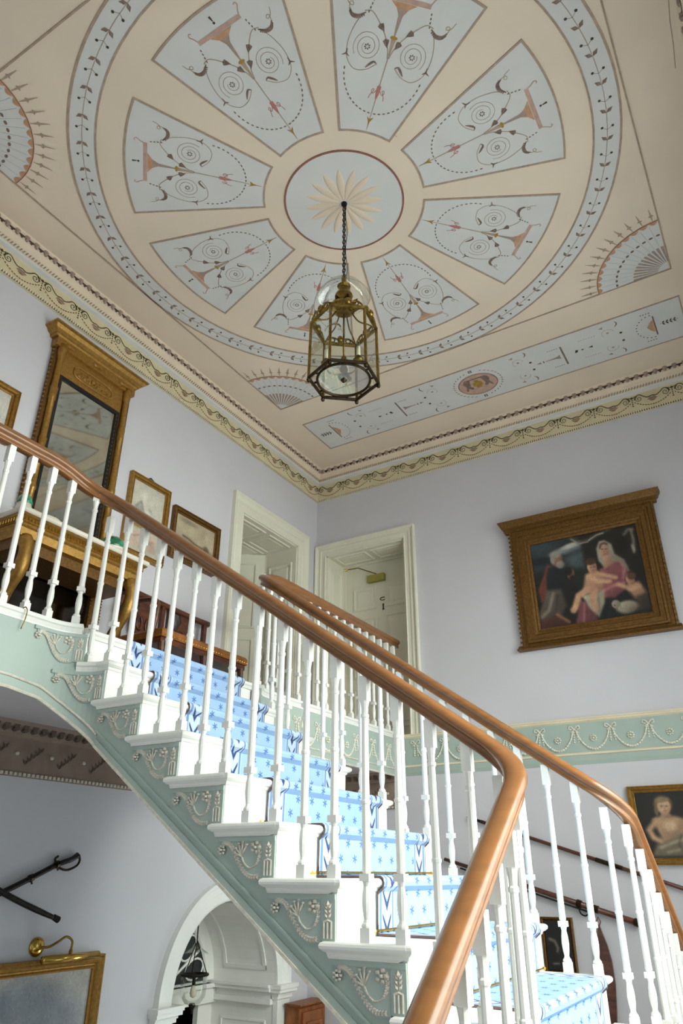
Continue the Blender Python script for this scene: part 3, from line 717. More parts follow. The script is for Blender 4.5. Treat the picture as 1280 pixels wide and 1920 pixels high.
# ------------------------------------------------------------------ gallery: floor slab, soffit, cornice under it
mb = MB().box(XW, -3.13, YF, YW, .84, G-.012)
gal = put('floor_gallery', mb.mesh('floor_gallery', 'soffit'), kind='structure', label='gallery floor slab along the left wall')
for i in range(8):
    a, b = XW+.002+i*(1.008/8), XW+.002+(i+1)*(1.008/8)-.003
    put('floorboard', MB().box(a, b, YF+.002, YW-.002, G-.012, G).mesh('floorboard', 'boards'), gal)
GC = [(0, .527), (.014, .53), (.02, .54), (.014, .552), (.014, .752), (.026, .758), (.03, .77), (.05, .778), (.06, .80), (.08, .815), (.095, .84)]
def gcor(n, fn, s0, s1, label):
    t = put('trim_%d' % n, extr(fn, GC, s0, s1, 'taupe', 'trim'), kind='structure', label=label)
    o0 = Vector(fn(0, 0, 0)); e = Vector(fn(1, 0, 0))-o0
    mb = MB(); k = int((s1-s0)/.032)
    for i in range(k):
        s = s0+(i+.5)*(s1-s0)/k
        mb.prism([(s-.009, .532), (s+.009, .532), (s+.009, .55), (s-.009, .55)], fn, .018, .027)
    put('dentil_row', mb.mesh('dentil_row', 'stone'), t, kind='stuff')
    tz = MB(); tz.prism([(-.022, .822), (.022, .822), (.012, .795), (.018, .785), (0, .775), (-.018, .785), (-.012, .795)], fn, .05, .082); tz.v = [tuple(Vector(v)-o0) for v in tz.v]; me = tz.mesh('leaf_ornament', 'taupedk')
    k = int((s1-s0-.1)/.068)
    for i in range(k): put('leaf_ornament', me, t, o0+e*(s0+.05+(i+.5)*(s1-s0-.1)/k))
    sp = MB()
    for j in range(5):
        for sg in (1, -1):
            a = Vector(fn(.025*j, .60+.02*j, .016))-o0; b_ = Vector(fn(.025*j+.03*sg*.6, .60+.02*j+.03, .016))-o0
            sp.leaf(a, b_-a, .042, .016, Vector(fn(0, 0, 1))-o0, .006)
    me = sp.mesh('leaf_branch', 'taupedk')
    rs = MB(); c = Vector(fn(.19, .66, .016))-o0
    rs.blob(c, .014, .014, .014); me2 = rs.mesh('rosette', 'stone')
    k = int((s1-s0)/.26)
    for i in range(k):
        put('leaf_branch', me, t, o0+e*(s0+.04+i*.26)); put('rosette', me2, t, o0+e*(s0+.04+i*.26))
    return t
gcor(6, LW, YF, YW, 'leaf-relief cornice under the gallery on the left wall, taupe darkened for shade')
gcor(7, BW, XW+.1, -3.16, 'short cornice under the gallery on the back wall, taupe darkened for shade')

# ------------------------------------------------------------------ doors
ARCH = [(0, 0), (0, .018), (.012, .024), (.02, .016), (.075, .016), (.083, .026), (.10, .026), (.108, .018), (.14, .03), (.155, .045), (.172, .045), (.172, 0)]
ARCH2 = [(a*.75, d) for a, d in ARCH]
def box_in(fn, u0, u1, v0, v1, d0, d1): return MB().prism([(u0, v0), (u1, v0), (u1, v1), (u0, v1)], fn, d0, d1)
PANEL = [(0, 0), (-.004, .010), (-.014, .012), (-.022, .004), (-.03, .001)]
def panels(fn, rects, d, par, m='doorw'):
    for r in rects:
        mb = MB().frame((r[0], r[1], r[2], r[3]), [(0, d), (-.006, d+.012), (-.02, d+.012), (-.028, d+.002), (-.05, d+.002), (-.062, d+.009)], fn)
        a0, a1, b0, b1 = r[0]+.062, r[1]-.062, r[2]+.062, r[3]-.062
        if a1 > a0 and b1 > b0: mb.add([fn(a0, b0, d+.009), fn(a1, b0, d+.009), fn(a1, b1, d+.009), fn(a0, b1, d+.009)], [(0, 1, 2, 3)])
        put('raised_panel', mb.mesh('raised_panel', m), par)
# door 1: left wall, open
d1 = thing('door_1', (XW, 5.42, G), kind='structure', label='open panelled door in the left gallery doorway near the corner')
put('architrave', MB().frame((D1[0], D1[1], G, D1[2]), ARCH, LW, False).mesh('architrave', 'doorw'), d1)
JT = .015
put('jamb_lining', MB().box(XW-TH, XW+.002, D1[0], D1[0]+JT, G, D1[2]).mesh('jamb_lining', 'doorw'), d1)
put('jamb_lining', MB().box(XW-TH, XW+.002, D1[1]-JT, D1[1], G, D1[2]).mesh('jamb_lining', 'doorw'), d1)
put('head_lining', MB().box(XW-TH-.35, XW+.002, D1[0], D1[1], D1[2]-JT, D1[2]).mesh('head_lining', 'doorw'), d1)
panels(lambda a, b, d: (a, b, D1[2]-JT-d), [(XW-.36, XW-.05, D1[0]+.06, D1[0]+.46), (XW-.36, XW-.05, D1[0]+.52, D1[1]-.06), (XW-.74, XW-.40, D1[0]+.06, D1[0]+.46), (XW-.74, XW-.40, D1[0]+.52, D1[1]-.06)], 0, d1)
panels(lambda a, b, d: (a, D1[1]-JT-d, b), [(XW-TH+.06, XW-.05, G+.2, G+.9), (XW-TH+.06, XW-.05, G+1.0, G+1.85)], 0, d1)
# leaf hinged on the far jamb, swung into the next room
hx, hy = XW-TH, D1[1]-JT
def leafm(a, b, d):  # a along the leaf from hinge, b up, d toward the viewer side
    ux, uy = -math.sin(R(52)), -math.cos(R(52))
    return (hx+ux*a-uy*d, hy+uy*a+ux*d, b)
lf = put('door_leaf', box_in(leafm, 0, .9, G+.01, D1[2]-JT-.01, -.02, .02).mesh('door_leaf', 'doorw'), d1)
for r in ((.08, .42, G+1.15, G+1.9), (.48, .82, G+1.15, G+1.9), (.08, .42, G+.2, G+1.05), (.48, .82, G+.2, G+1.05)):
    for sgn in (1, -1):
        f_ = lambda a, b, d: leafm(a, b, sgn*(.02+d))
        mb = MB().frame((r[0], r[1], r[2], r[3]), [(0, 0), (-.006, .012), (-.02, .012), (-.03, .002)], f_); put('raised_panel', mb.mesh('raised_panel', 'doorw'), lf)
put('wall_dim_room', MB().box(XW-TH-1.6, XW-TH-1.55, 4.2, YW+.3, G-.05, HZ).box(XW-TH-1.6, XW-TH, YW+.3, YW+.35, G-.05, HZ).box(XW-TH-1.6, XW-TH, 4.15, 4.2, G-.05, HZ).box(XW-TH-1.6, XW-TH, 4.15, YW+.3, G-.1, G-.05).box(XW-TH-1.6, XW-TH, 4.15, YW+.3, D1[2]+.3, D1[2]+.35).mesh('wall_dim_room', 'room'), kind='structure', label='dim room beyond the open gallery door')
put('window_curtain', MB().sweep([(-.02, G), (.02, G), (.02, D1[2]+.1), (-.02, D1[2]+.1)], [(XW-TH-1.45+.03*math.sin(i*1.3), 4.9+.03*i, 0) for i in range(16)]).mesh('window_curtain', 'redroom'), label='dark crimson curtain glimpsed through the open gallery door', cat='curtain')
# door 2: back wall, closed
d2 = thing('door_2', (-3.5, YW, G), kind='structure', label='closed cream panelled door in the back wall gallery doorway')
put('architrave', MB().frame((D2[0], D2[1], G, D2[2]), ARCH2, BW, False).mesh('architrave', 'doorw'), d2)
put('jamb_lining', MB().box(D2[0], D2[0]+JT, YW-.002, YW+TH, G, D2[2]).mesh('jamb_lining', 'doorw'), d2)
put('jamb_lining', MB().box(D2[1]-JT, D2[1], YW-.002, YW+TH, G, D2[2]).mesh('jamb_lining', 'doorw'), d2)
put('head_lining', MB().box(D2[0], D2[1], YW-.002, YW+TH, D2[2]-JT, D2[2]).mesh('head_lining', 'doorw'), d2)
DP = .36
panels(lambda a, b, d: (a, b, D2[2]-JT-d), [(D2[0]+.06, D2[0]+.46, YW+.05, YW+DP-.07), (D2[0]+.52, D2[1]-.06, YW+.05, YW+DP-.07)], 0, d2)
for (sx, x_) in ((1, D2[0]+JT), (-1, D2[1]-JT)):
    panels(lambda a, b, d: (x_+sx*d, a, b), [(YW+.05, YW+DP-.06, G+.15, G+.95), (YW+.05, YW+DP-.06, G+1.05, G+1.9)], 0, d2)
DLF = lambda a, b, d: (a, YW+DP-d, b)
lf = put('door_leaf', box_in(DLF, D2[0]+JT, D2[1]-JT, G+.005, D2[2]-JT-.005, -.04, 0).mesh('door_leaf', 'doorw'), d2)
put('door_stop', MB().frame((D2[0]+JT+.03, D2[1]-JT-.03, G, D2[2]-JT-.03), [(0, 0), (0, .02), (.03, .02)], DLF, False).mesh('door_stop', 'doorw'), d2)
xm = (D2[0]+D2[1])/2
panels(DLF, [(D2[0]+.14, xm-.05, 2.60, 2.88), (xm+.05, D2[1]-.10, 2.60, 2.88), (D2[0]+.14, xm-.05, 1.85, 2.52), (xm+.05, D2[1]-.10, 1.85, 2.52), (D2[0]+.14, xm-.05, G+.15, 1.75), (xm+.05, D2[1]-.10, G+.15, 1.75)], 0, lf)
cl = put('door_closer', box_in(DLF, -3.66, -3.45, 2.905, 2.985, 0, .05).mesh('door_closer', 'closer'), d2)
put('closer_arm', MB().tube([DLF(-3.55, 2.995, .03), DLF(-3.72, 3.06, .14), DLF(-3.80, 3.02, .24)], .006, 6).tube([DLF(-3.80, 3.02, .24), DLF(-3.83, 3.01, .26)], .012, 8).mesh('closer_arm', 'brass'), cl)
mb = MB().tube([DLF(xm+.03+.035*math.cos(t), 2.70+.017*math.sin(t), .006) for t in [2*PI*i/12 for i in range(12)]], .0045, 5, True); put('card_holder', mb.mesh('card_holder', 'brassdk'), lf)
mb = MB().prism([(xm+.022, 2.64), (xm+.038, 2.645), (xm+.036, 2.60), (xm+.042, 2.575), (xm+.02, 2.572), (xm+.026, 2.60)], DLF, 0, .006); put('keyhole_cover', mb.mesh('keyhole_cover', 'brassdk'), lf)
# hall arch in the left wall with a vestibule behind it
d3 = thing('door_3', (XW, AC, FL), kind='structure', label='white round arch with panelled vestibule, fanlight and dark doorway under the stairs')
def arcpath(r, z0): return [(AC-r, FL)]+[(AC-r*math.cos(PI*i/32), AZ+r*math.sin(PI*i/32)) for i in range(33)]+[(AC+r, FL)]
rs = []
for wd, d in [(0, 0), (0, .022), (.015, .03), (.07, .026), (.075, .034), (.125, .034), (.135, .05), (.16, .05), (.16, 0)]:
    rs.append([LW(a, b, d) for a, b in [(AC-AR-wd+.0, AZ)]+[(AC-(AR+wd)*math.cos(PI*i/32), AZ+(AR+wd)*math.sin(PI*i/32)) for i in range(33)]+[(AC+AR+wd, AZ)]])
put('arch_moulding', MB().rings(rs, False).mesh('arch_moulding', 'white'), d3)
for s in (1, -1):
    y_ = AC+s*(AR+.075)
    put('pilaster', MB().box(XW-.01, XW+.035, y_-.085, y_+.085, FL, AZ-.10).mesh('pilaster', 'white'), d3)
    mb = MB()
    for (dd, za_, zb_) in ((.05, AZ-.10, AZ-.075), (.06, AZ-.075, AZ-.055), (.085, AZ-.055, AZ-.03), (.095, AZ-.03, AZ)): mb.box(XW-.02, XW+dd, y_-.075-dd*.6, y_+.075+dd*.6, za_, zb_)
    put('impost', mb.mesh('impost', 'white'), d3)
VX = XW-.66   # end wall of the vestibule
mb = MB()
rs = [[(x_, AC-(AR-.004)*math.cos(PI*i/24), AZ+(AR-.004)*math.sin(PI*i/24)) for i in range(25)] for x_ in (XW+.001, VX)]
mb.rings(rs, False); put('vault', mb.mesh('vault', 'white'), d3)
for s in (1, -1): put('side_wall', MB().box(VX, XW+.001, min(AC+s*(AR-.004), AC+s*(AR+.03)), max(AC+s*(AR-.004), AC+s*(AR+.03)), FL, AZ).mesh('side_wall', 'white'), d3)
SWF = lambda a, b, d: (a, AC+AR-d, b)
panels(SWF, [(VX+.10, XW-.08, AZ-1.4, AZ-.25)], 0, d3, 'white')
def vault_panel(xa, xb, a0, a1):
    mb = MB()
    for (off, r_) in (((0, 0), .0), ):
        pass
    for lo, hi, rr in ((0, .02, .015),):
        pts = [(xa, a0), (xb, a0), (xb, a1), (xa, a1)]
        def P(x, a, r): return (x, AC+(AR-r)*math.cos(a), AZ+(AR-r)*math.sin(a))
        n = 14
        for (x0_, x1_, b0, b1) in ((xa, xa+.03, a0, a1), (xb-.03, xb, a0, a1), (xa, xb, a0, a0+.05), (xa, xb, a1-.05, a1)):
            k = n if b1-b0 > .1 else 2
            rs = [[P(x0_, b0+(b1-b0)*i/k, .0), P(x0_, b0+(b1-b0)*i/k, .014), P(x1_, b0+(b1-b0)*i/k, .014), P(x1_, b0+(b1-b0)*i/k, 0)] for i in range(k+1)]
            mb.rings(rs)
    put('vault_panel', mb.mesh('vault_panel', 'white'), d3)
vault_panel(VX+.12, XW-.09, R(9), R(78)); vault_panel(VX+.12, XW-.09, R(102), R(171))
for (dd, za_, zb_) in ((.05, AZ-.14, AZ-.10), (.03, AZ-.10, AZ-.05), (.07, AZ-.05, AZ-.02), (.085, AZ-.02, AZ)):
    put('entablature_fillet', MB().box(VX, XW-.012, AC+AR-dd, AC+AR, za_, zb_).mesh('entablature_fillet', 'white'), d3)
# end wall: fanlight over a dark doorway
EF = lambda a, b, d: (VX+d, a, b)
mb = MB().prism([(AC-AR, AZ-.16), (AC+AR, AZ-.16)]+[(AC+AR*math.cos(PI*i/24), AZ+AR*math.sin(PI*i/24)) for i in range(25)], EF, -.05, 0)
mb.box(VX-.05, VX, AC-AR, AC-.45, FL, AZ-.16).box(VX-.05, VX, AC+.45, AC+AR, FL, AZ-.16)
put('end_wall', mb.mesh('end_wall', 'white'), d3)
FR = .50
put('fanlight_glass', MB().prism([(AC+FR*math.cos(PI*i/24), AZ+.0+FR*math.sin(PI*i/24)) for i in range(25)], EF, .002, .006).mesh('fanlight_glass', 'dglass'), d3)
mb = MB().tube([EF(AC+FR*math.cos(PI*i/24), AZ+FR*math.sin(PI*i/24), .01) for i in range(25)], .022, 6); put('fanlight_rim', mb.mesh('fanlight_rim', 'white'), d3)
for a in (30, 60, 90, 120, 150):
    put('fanlight_bar', MB().tube([EF(AC+.1*math.cos(R(a)), AZ+.1*math.sin(R(a)), .012), EF(AC+FR*math.cos(R(a)), AZ+FR*math.sin(R(a)), .012)], .011, 6).mesh('fanlight_bar', 'white'), d3)
for a in (45, 75, 105, 135, 15, 165):
    c = Vector(EF(AC+.36*math.cos(R(a)), AZ+.36*math.sin(R(a)), .012))
    put('fanlight_loop', MB().tube([c+Vector((0, .075*math.cos(t)*math.sin(R(a))+.11*math.sin(t)*math.cos(R(a)), -.075*math.cos(t)*math.cos(R(a))+.11*math.sin(t)*math.sin(R(a)))) for t in [2*PI*i/14 for i in range(14)]], .008, 5, True).mesh('fanlight_loop', 'white'), d3)
put('transom', MB().box(VX, VX+.05, AC-AR, AC+AR, AZ-.16, AZ-.02).box(VX, VX+.075, AC-AR, AC+AR, AZ-.05, AZ-.02).mesh('transom', 'white'), d3)
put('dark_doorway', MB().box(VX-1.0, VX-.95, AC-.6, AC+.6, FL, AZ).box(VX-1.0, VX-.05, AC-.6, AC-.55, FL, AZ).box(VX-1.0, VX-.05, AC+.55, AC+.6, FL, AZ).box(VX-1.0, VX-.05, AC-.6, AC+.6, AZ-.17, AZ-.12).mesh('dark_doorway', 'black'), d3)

# ================================================================== STAIRCASE
YN, YFAR = 2.46, 3.95; MIR = YN+YFAR
RISE, RUN = .1965, .2736
def XN(k): return -3.1337+RUN*k
def ZK(k): return G-RISE*k
NK = 8; ZL = ZK(9)            # half landing level
LY = 2.33                     # nosing of the half landing towards the near lower flight
LX = -.80                     # inner edge of the lower flights
stair = thing('staircase', (-2.0, 3.2, FL), 'white staircase with sage green carved string, rising to the left gallery', 'staircase')
NOSE = [(.012, 0), (.003, -.005), (0, -.013), (.002, -.022), (.012, -.030), (.020, -.033), (.024, -.044), (.036, -.050)]
def slab(x0, x1, y0, y1, z, prof=NOSE):
    rs = [[(x0+i, y0+i, z+d), (x1-i, y0+i, z+d), (x1-i, y1-i, z+d), (x0+i, y1-i, z+d)] for i, d in prof]
    return MB().rings(rs)
# string face polygons
def zbot(x): return -.415-.700*(x+1.525)
top = []
for k in range(1, NK+1): top += [(XN(k-1)-.035, ZK(k)-.045), (XN(k)-.035, ZK(k)-.045)]
XS0 = -2.905
poly = [(XS0, zbot(XS0))]+[(XS0, ZK(1)-.045)]+[p for p in top if p[0] > XS0]+[(XN(NK)-.035, ZL-.045), (LX, ZL-.045), (LX, zbot(LX))]
for nm, ya, yb in (('string', YN+.03, YN+.065), ('string', MIR-YN-.065, MIR-YN-.03)):
    put(nm, MB().prism(poly, lambda a, b, c: (a, c, b), ya, yb).mesh(nm, 'sage'), stair)
put('soffit', MB().prism([(XS0-.25, zbot(XS0-.25)+.02), (LX, zbot(LX)+.02), (LX, zbot(LX)+.06), (XS0-.25, zbot(XS0-.25)+.06)], lambda a, b, c: (a, c, b), YN+.065, MIR-YN-.065).mesh('soffit', 'sage'), stair)
# mouldings along the lower edge of the string
def edge_strip(off, h, proud, m, nm, side):
    y = YN+.03 if side > 0 else MIR-YN-.03
    a, b = (XS0, LX)
    put(nm, MB().prism([(a, zbot(a)+off), (b, zbot(b)+off), (b, zbot(b)+off+h), (a, zbot(a)+off+h)], lambda p, q_, c: (p, c, q_), y, y-side*proud).mesh(nm, m), stair)
for sd in (1, -1):
    edge_strip(-.006, .014, .012, 'stone', 'edge_bead', sd); edge_strip(.066, .010, .010, 'sage', 'string_fillet', sd); edge_strip(.008, .028, .006, 'sage', 'string_fascia', sd)
# treads and risers
for k in range(1, NK+1):
    x1 = XN(k); x0 = x1-RUN-.045
    tr = put('tread', slab(x0, x1, YN, MIR-YN, ZK(k)).mesh('tread', 'white'), stair)
    if k > 1: put('return_nosing', slab(x1-.361, x1-.02, YN-.001, YN+.045, ZK(k)+.0005).mesh('return_nosing', 'white'), tr); put('return_nosing', slab(x1-.361, x1-.02, MIR-YN-.045, MIR-YN+.001, ZK(k)+.0005).mesh('return_nosing', 'white'), tr)
for k in range(0, NK+1):
    x = XN(k)-.03 if k else -3.10
    put('riser', MB().box(x-.02, x, YN+.029, MIR-YN-.029, ZK(k+1)-.002, ZK(k)-.045 if k else G-.04).mesh('riser', 'white'), stair)
# brackets under the tread ends (near side), with applied ornaments
def bezier2(pts, n): return [(p.x, p.y) for p in bez([(a, b, 0) for a, b in pts], n)]
curve = bezier2([(-.262, -.030), (-.245, -.022), (-.215, -.034), (-.185, -.075), (-.150, -.120), (-.110, -.143), (-.06, -.140)], 24)
bpoly = [(-.06, -.002), (-.272, -.002), (-.272, -.022)]+[(a, b-.012) for a, b in curve]
FX = lambda a, b, c: (a, -c, b)    # local: x along the string, z up, out = -y
me_bra = MB().prism(bpoly, FX, 0, .007).mesh('bracket', 'sage')
me_lip = MB().prism([(-.29, .0), (.0, .0), (.0, -.018), (-.285, -.018)], FX, 0, .012).mesh('bracket_fillet', 'sage')
me_pil = MB().prism([(-.058, -.018), (0, -.018), (0, -.146), (-.058, -.146)], FX, 0, .010).mesh('bracket_pilaster', 'sage')
mb = MB()
for i in range(len(curve)-2):
    a, b = curve[i]; c, d = curve[i+1]; an = math.atan2(d-b, c-a)
    for sg in (1, -1):
        p = Vector((a, -.008, b)); dv = Vector((math.cos(an+sg*.6), 0, math.sin(an+sg*.6))); mb.leaf(p, dv, .017, .0095, (0, -1, 0), .008)
mb.tube([(a, -.008, b) for a, b in curve[:-1]], .0025, 5)
me_gar = mb.mesh('leaf_garland', 'stone', True)
def rosette(n, r, rp, m, name):
    q_ = MB()
    for i in range(n): a = 2*PI*i/n; q_.blob((r*math.cos(a), -.008, r*math.sin(a)), rp, rp*.8, rp, 6, 2)
    q_.blob((0, -.012, 0), r*.55, .008, r*.55, 6, 2); return q_.mesh(name, m, True)
me_ro = rosette(7, .014, .0075, 'stone', 'rosette'); me_fl = rosette(5, .017, .011, 'stone', 'flower')
cs = bezier2([(-.158, -.072), (-.145, -.095), (-.118, -.112), (-.088, -.100), (-.074, -.066), (-.082, -.036)], 26); mb = MB()
for i, (a, b) in enumerate(cs): mb.blob((a, -.010, b), .0042, .0042, .0042, 5, 2)
mb.tube([(a, -.007, b) for a, b in cs], .0035, 5)
for i in range(14, len(cs)-1, 2):
    a, b = cs[i]; mb.leaf((a, -.008, b), (.7, 0, .5+.04*i-.6), .020, .011, (0, -1, 0), .006)
me_scr = mb.mesh('beaded_scroll', 'stone', True)
mb = MB()
for (dx, dz) in ((-.030, .030), (-.018, .045), (.002, .052), (.022, .042), (-.032, .012)):
    mb.tube([(-.158, -.009, -.072), (-.158+dx*.5, -.010, -.072+dz*.55), (-.158+dx, -.009, -.072+dz)], [.0035, .0045, .003], 5); mb.blob((-.158+dx, -.009, -.072+dz), .0075, .007, .0075, 5, 2)
me_spy = mb.mesh('leaf_spray', 'stone', True)
mb = MB()
for j in range(3):
    for sg in (1, -1): mb.leaf((-.029, -.011, -.078+.014*j), (sg*.6, 0, .8), .026, .012, (0, -1, 0), .006)
mb.leaf((-.029, -.011, -.044), (0, 0, 1), .026, .016, (0, -1, 0), .008)
me_hus = mb.mesh('husk', 'stone')
mb = MB()
for a in (-.044, -.029, -.014): mb.tube([(a, -.011, -.088), (a, -.011, -.138)], .0042, 5)
mb.tube([(-.046, -.011, -.088), (-.029, -.011, -.082), (-.012, -.011, -.088)], .004, 5)
me_flu = mb.mesh('fluting', 'stone')
def bracket(base, par=stair, mtx=None):
    b = put('bracket', me_bra, par, base) if mtx is None else loose('bracket', me_bra, par, mtx)
    for nm, me, off in (('bracket_fillet', me_lip, (0, 0, 0)), ('bracket_pilaster', me_pil, (0, 0, 0)), ('leaf_garland', me_gar, (0, 0, 0)), ('rosette', me_ro, (-.264, 0, -.048)), ('flower', me_fl, (-.092, 0, -.040)), ('beaded_scroll', me_scr, (0, 0, 0)), ('leaf_spray', me_spy, (0, 0, 0)), ('husk', me_hus, (0, 0, 0)), ('fluting', me_flu, (0, 0, 0))):
        loose(nm, me, b, Matrix.Translation(off))
    return b
for k in range(2, NK+1): bracket((XN(k)-.032, YN+.03, ZK(k)-.05))
# curved fascia joining gallery edge and string (near and far), nosing moulding on top
RF = .22
def fpath(n=12):
    """plan points and (top,bottom) heights along the gallery edge, near side, running towards the stair"""
    out = [(-3.12, YF+.004, G-.02, .79), (-3.12, 1.2, G-.02, .79), (-3.12, 1.9, G-.02, .79), (-3.12, 2.1, G-.02, .788), (-3.12, YN+.03-RF, G-.02, .768)]
    for i in range(1, n+1):
        a = PI/2*i/n; x = -3.12+RF*(1-math.cos(a)); y = YN+.03-RF+RF*math.sin(a); t = i/n
        out.append((x, y, (G-.02) if a < R(52) else ZK(1)-.03, .768-(.768-zbot(-2.9))*(t**1.25)))
    return out
def fascia(mirror):
    F = fpath(); q_ = (lambda y: MIR-y) if mirror else (lambda y: y)
    P = [Vector((x, q_(y), 0)) for x, y, _, _ in F]
    if mirror: P[0].y = YW-.004
    rs = []; line1 = []; line2 = []; bead = []; nose = []; nose1 = []
    for i, p in enumerate(P):
        t = P[min(i+1, len(P)-1)]-P[max(i-1, 0)]; t.normalize(); nn = Vector((t.y, -t.x, 0))*(-1 if mirror else 1)   # outward (towards the well)
        zt, zb_ = F[i][2], F[i][3]
        rs.append([p+Vector((0, 0, zb_)), p+Vector((0, 0, zt)), p-nn*.035+Vector((0, 0, zt)), p-nn*.035+Vector((0, 0, zb_))])
        line1.append(p+nn*.004+Vector((0, 0, zb_+.055))); bead.append(p+nn*.002+Vector((0, 0, zb_)))
        if zt > G-.1: nose.append((p, nn))
        if i >= len(P)-7: nose1.append((p, nn))
    f = put('gallery_fascia', MB().rings(rs).mesh('gallery_fascia', 'sage'), stair)
    put('fascia_bead', MB().tube(line1, .006, 6).mesh('fascia_bead', 'stone'), f); put('edge_bead', MB().tube(bead, .008, 6).mesh('edge_bead', 'stone'), f)
    prof = [(-.06, 0), (.012, 0), (.02, -.004), (.023, -.013), (.02, -.022), (.012, -.028), (.008, -.036), (.003, -.046), (.003, -.055), (-.02, -.055), (-.02, -.03), (-.06, -.03)]
    def ns(L, z): return MB().rings([[p+nn*a+Vector((0, 0, z+b)) for a, b in prof] for p, nn in L])
    put('gallery_nosing', ns(nose, G+.004).mesh('gallery_nosing', 'white'), f); put('return_nosing', ns(nose1, ZK(1)+.001).mesh('return_nosing', 'white'), f)
    return f, P
fn_, PN = fascia(False); ff_, PF = fascia(True)
put('landing_nosing', MB().rings([[(-3.07+a, YN+.03-.02 if j == 0 else MIR-YN-.01, G+.004+b) for a, b in [(-.09, 0), (-.012, 0), (-.003, -.005), (0, -.013), (-.003, -.022), (-.012, -.03), (-.02, -.045), (-.09, -.045)]] for j in (0, 1)]).mesh('landing_nosing', 'white'), stair)
put('landing_fill', MB().box(-3.16, -3.125, YN+.05, MIR-YN-.05, .85, G-.005).mesh('landing_fill', 'white'), stair)
# brackets bent round the curved corner: one below the gallery nosing, one below tread 1
FCX, FCY = -3.12+RF, YN+.03-RF
def bent_bracket(ae, zz):
    def mp(x, y, z):
        sl = -x; c = -y
        if sl <= RF*ae: a = ae-sl/RF; px, py = FCX-RF*math.cos(a), FCY+RF*math.sin(a)
        else: a = 0; px, py = -3.12, FCY-(sl-RF*ae)
        return (px+math.cos(a)*c, py-math.sin(a)*c, zz+z)
    def bm(me, off=(0, 0, 0)):
        m2 = me.copy()
        for v_ in m2.vertices: v_.co = mp(v_.co.x+off[0], v_.co.y+off[1], v_.co.z+off[2])
        return m2
    # the carcass pieces are rebuilt with enough cuts to follow the curve
    def strip_(top, bot, dep, x0, x1, n=14):
        rs = []
        for i in range(n+1):
            x = x0+(x1-x0)*i/n; rs.append([mp(x, -.0, bot(x)), mp(x, -dep, bot(x)), mp(x, -dep, top(x)), mp(x, 0, top(x))])
        return MB().rings(rs)
    cx_ = np.array([p[0] for p in curve]); cz_ = np.array([p[1]-.012 for p in curve])
    b = put('bracket', strip_(lambda x: -.002, lambda x: float(np.interp(x, cx_, cz_)), .007, -.272, -.058, 20).mesh('bracket', 'sage'), stair)
    put('bracket_fillet', strip_(lambda x: 0, lambda x: -.018, .012, -.29, 0).mesh('bracket_fillet', 'sage'), b)
    put('bracket_pilaster', strip_(lambda x: -.018, lambda x: -.146, .010, -.058, 0, 4).mesh('bracket_pilaster', 'sage'), b)
    for nm, me, off in (('leaf_garland', me_gar, (0, 0, 0)), ('rosette', me_ro, (-.264, 0, -.048)), ('flower', me_fl, (-.092, 0, -.040)), ('beaded_scroll', me_scr, (0, 0, 0)), ('leaf_spray', me_spy, (0, 0, 0)), ('husk', me_hus, (0, 0, 0)), ('fluting', me_flu, (0, 0, 0))): put(nm, bm(me, off), b)
bent_bracket(R(53), G-.051); bent_bracket(R(90), ZK(1)-.05)
# swags applied to the gallery fascias
def GFN(s, z, d=0): return (-3.12+d, s, z)
sg_ = swag_meshes(GFN, .004)
for yy in [1.86-.292*i for i in range(1, 6)]+[MIR-1.9+.292*i for i in range(0, 6)]:
    for nm, me in sg_: put(nm, me, fn_ if yy < 3 else ff_, (-3.12, yy, -.06))
for yy in (4.62, 5.5):
    mb = MB(); mb.rings([[(-3.112+b, yy+a*.05*math.cos(2*PI*i/20), .985+a*.085*math.sin(2*PI*i/20)) for i in range(20)] for a, b in ((1.1, -.008), (1.1, .006), (1.0, .008), (.9, .002), (.3, .006), (.02, .006))]); put('oval_patera', mb.mesh('oval_patera', 'swag'), ff_)
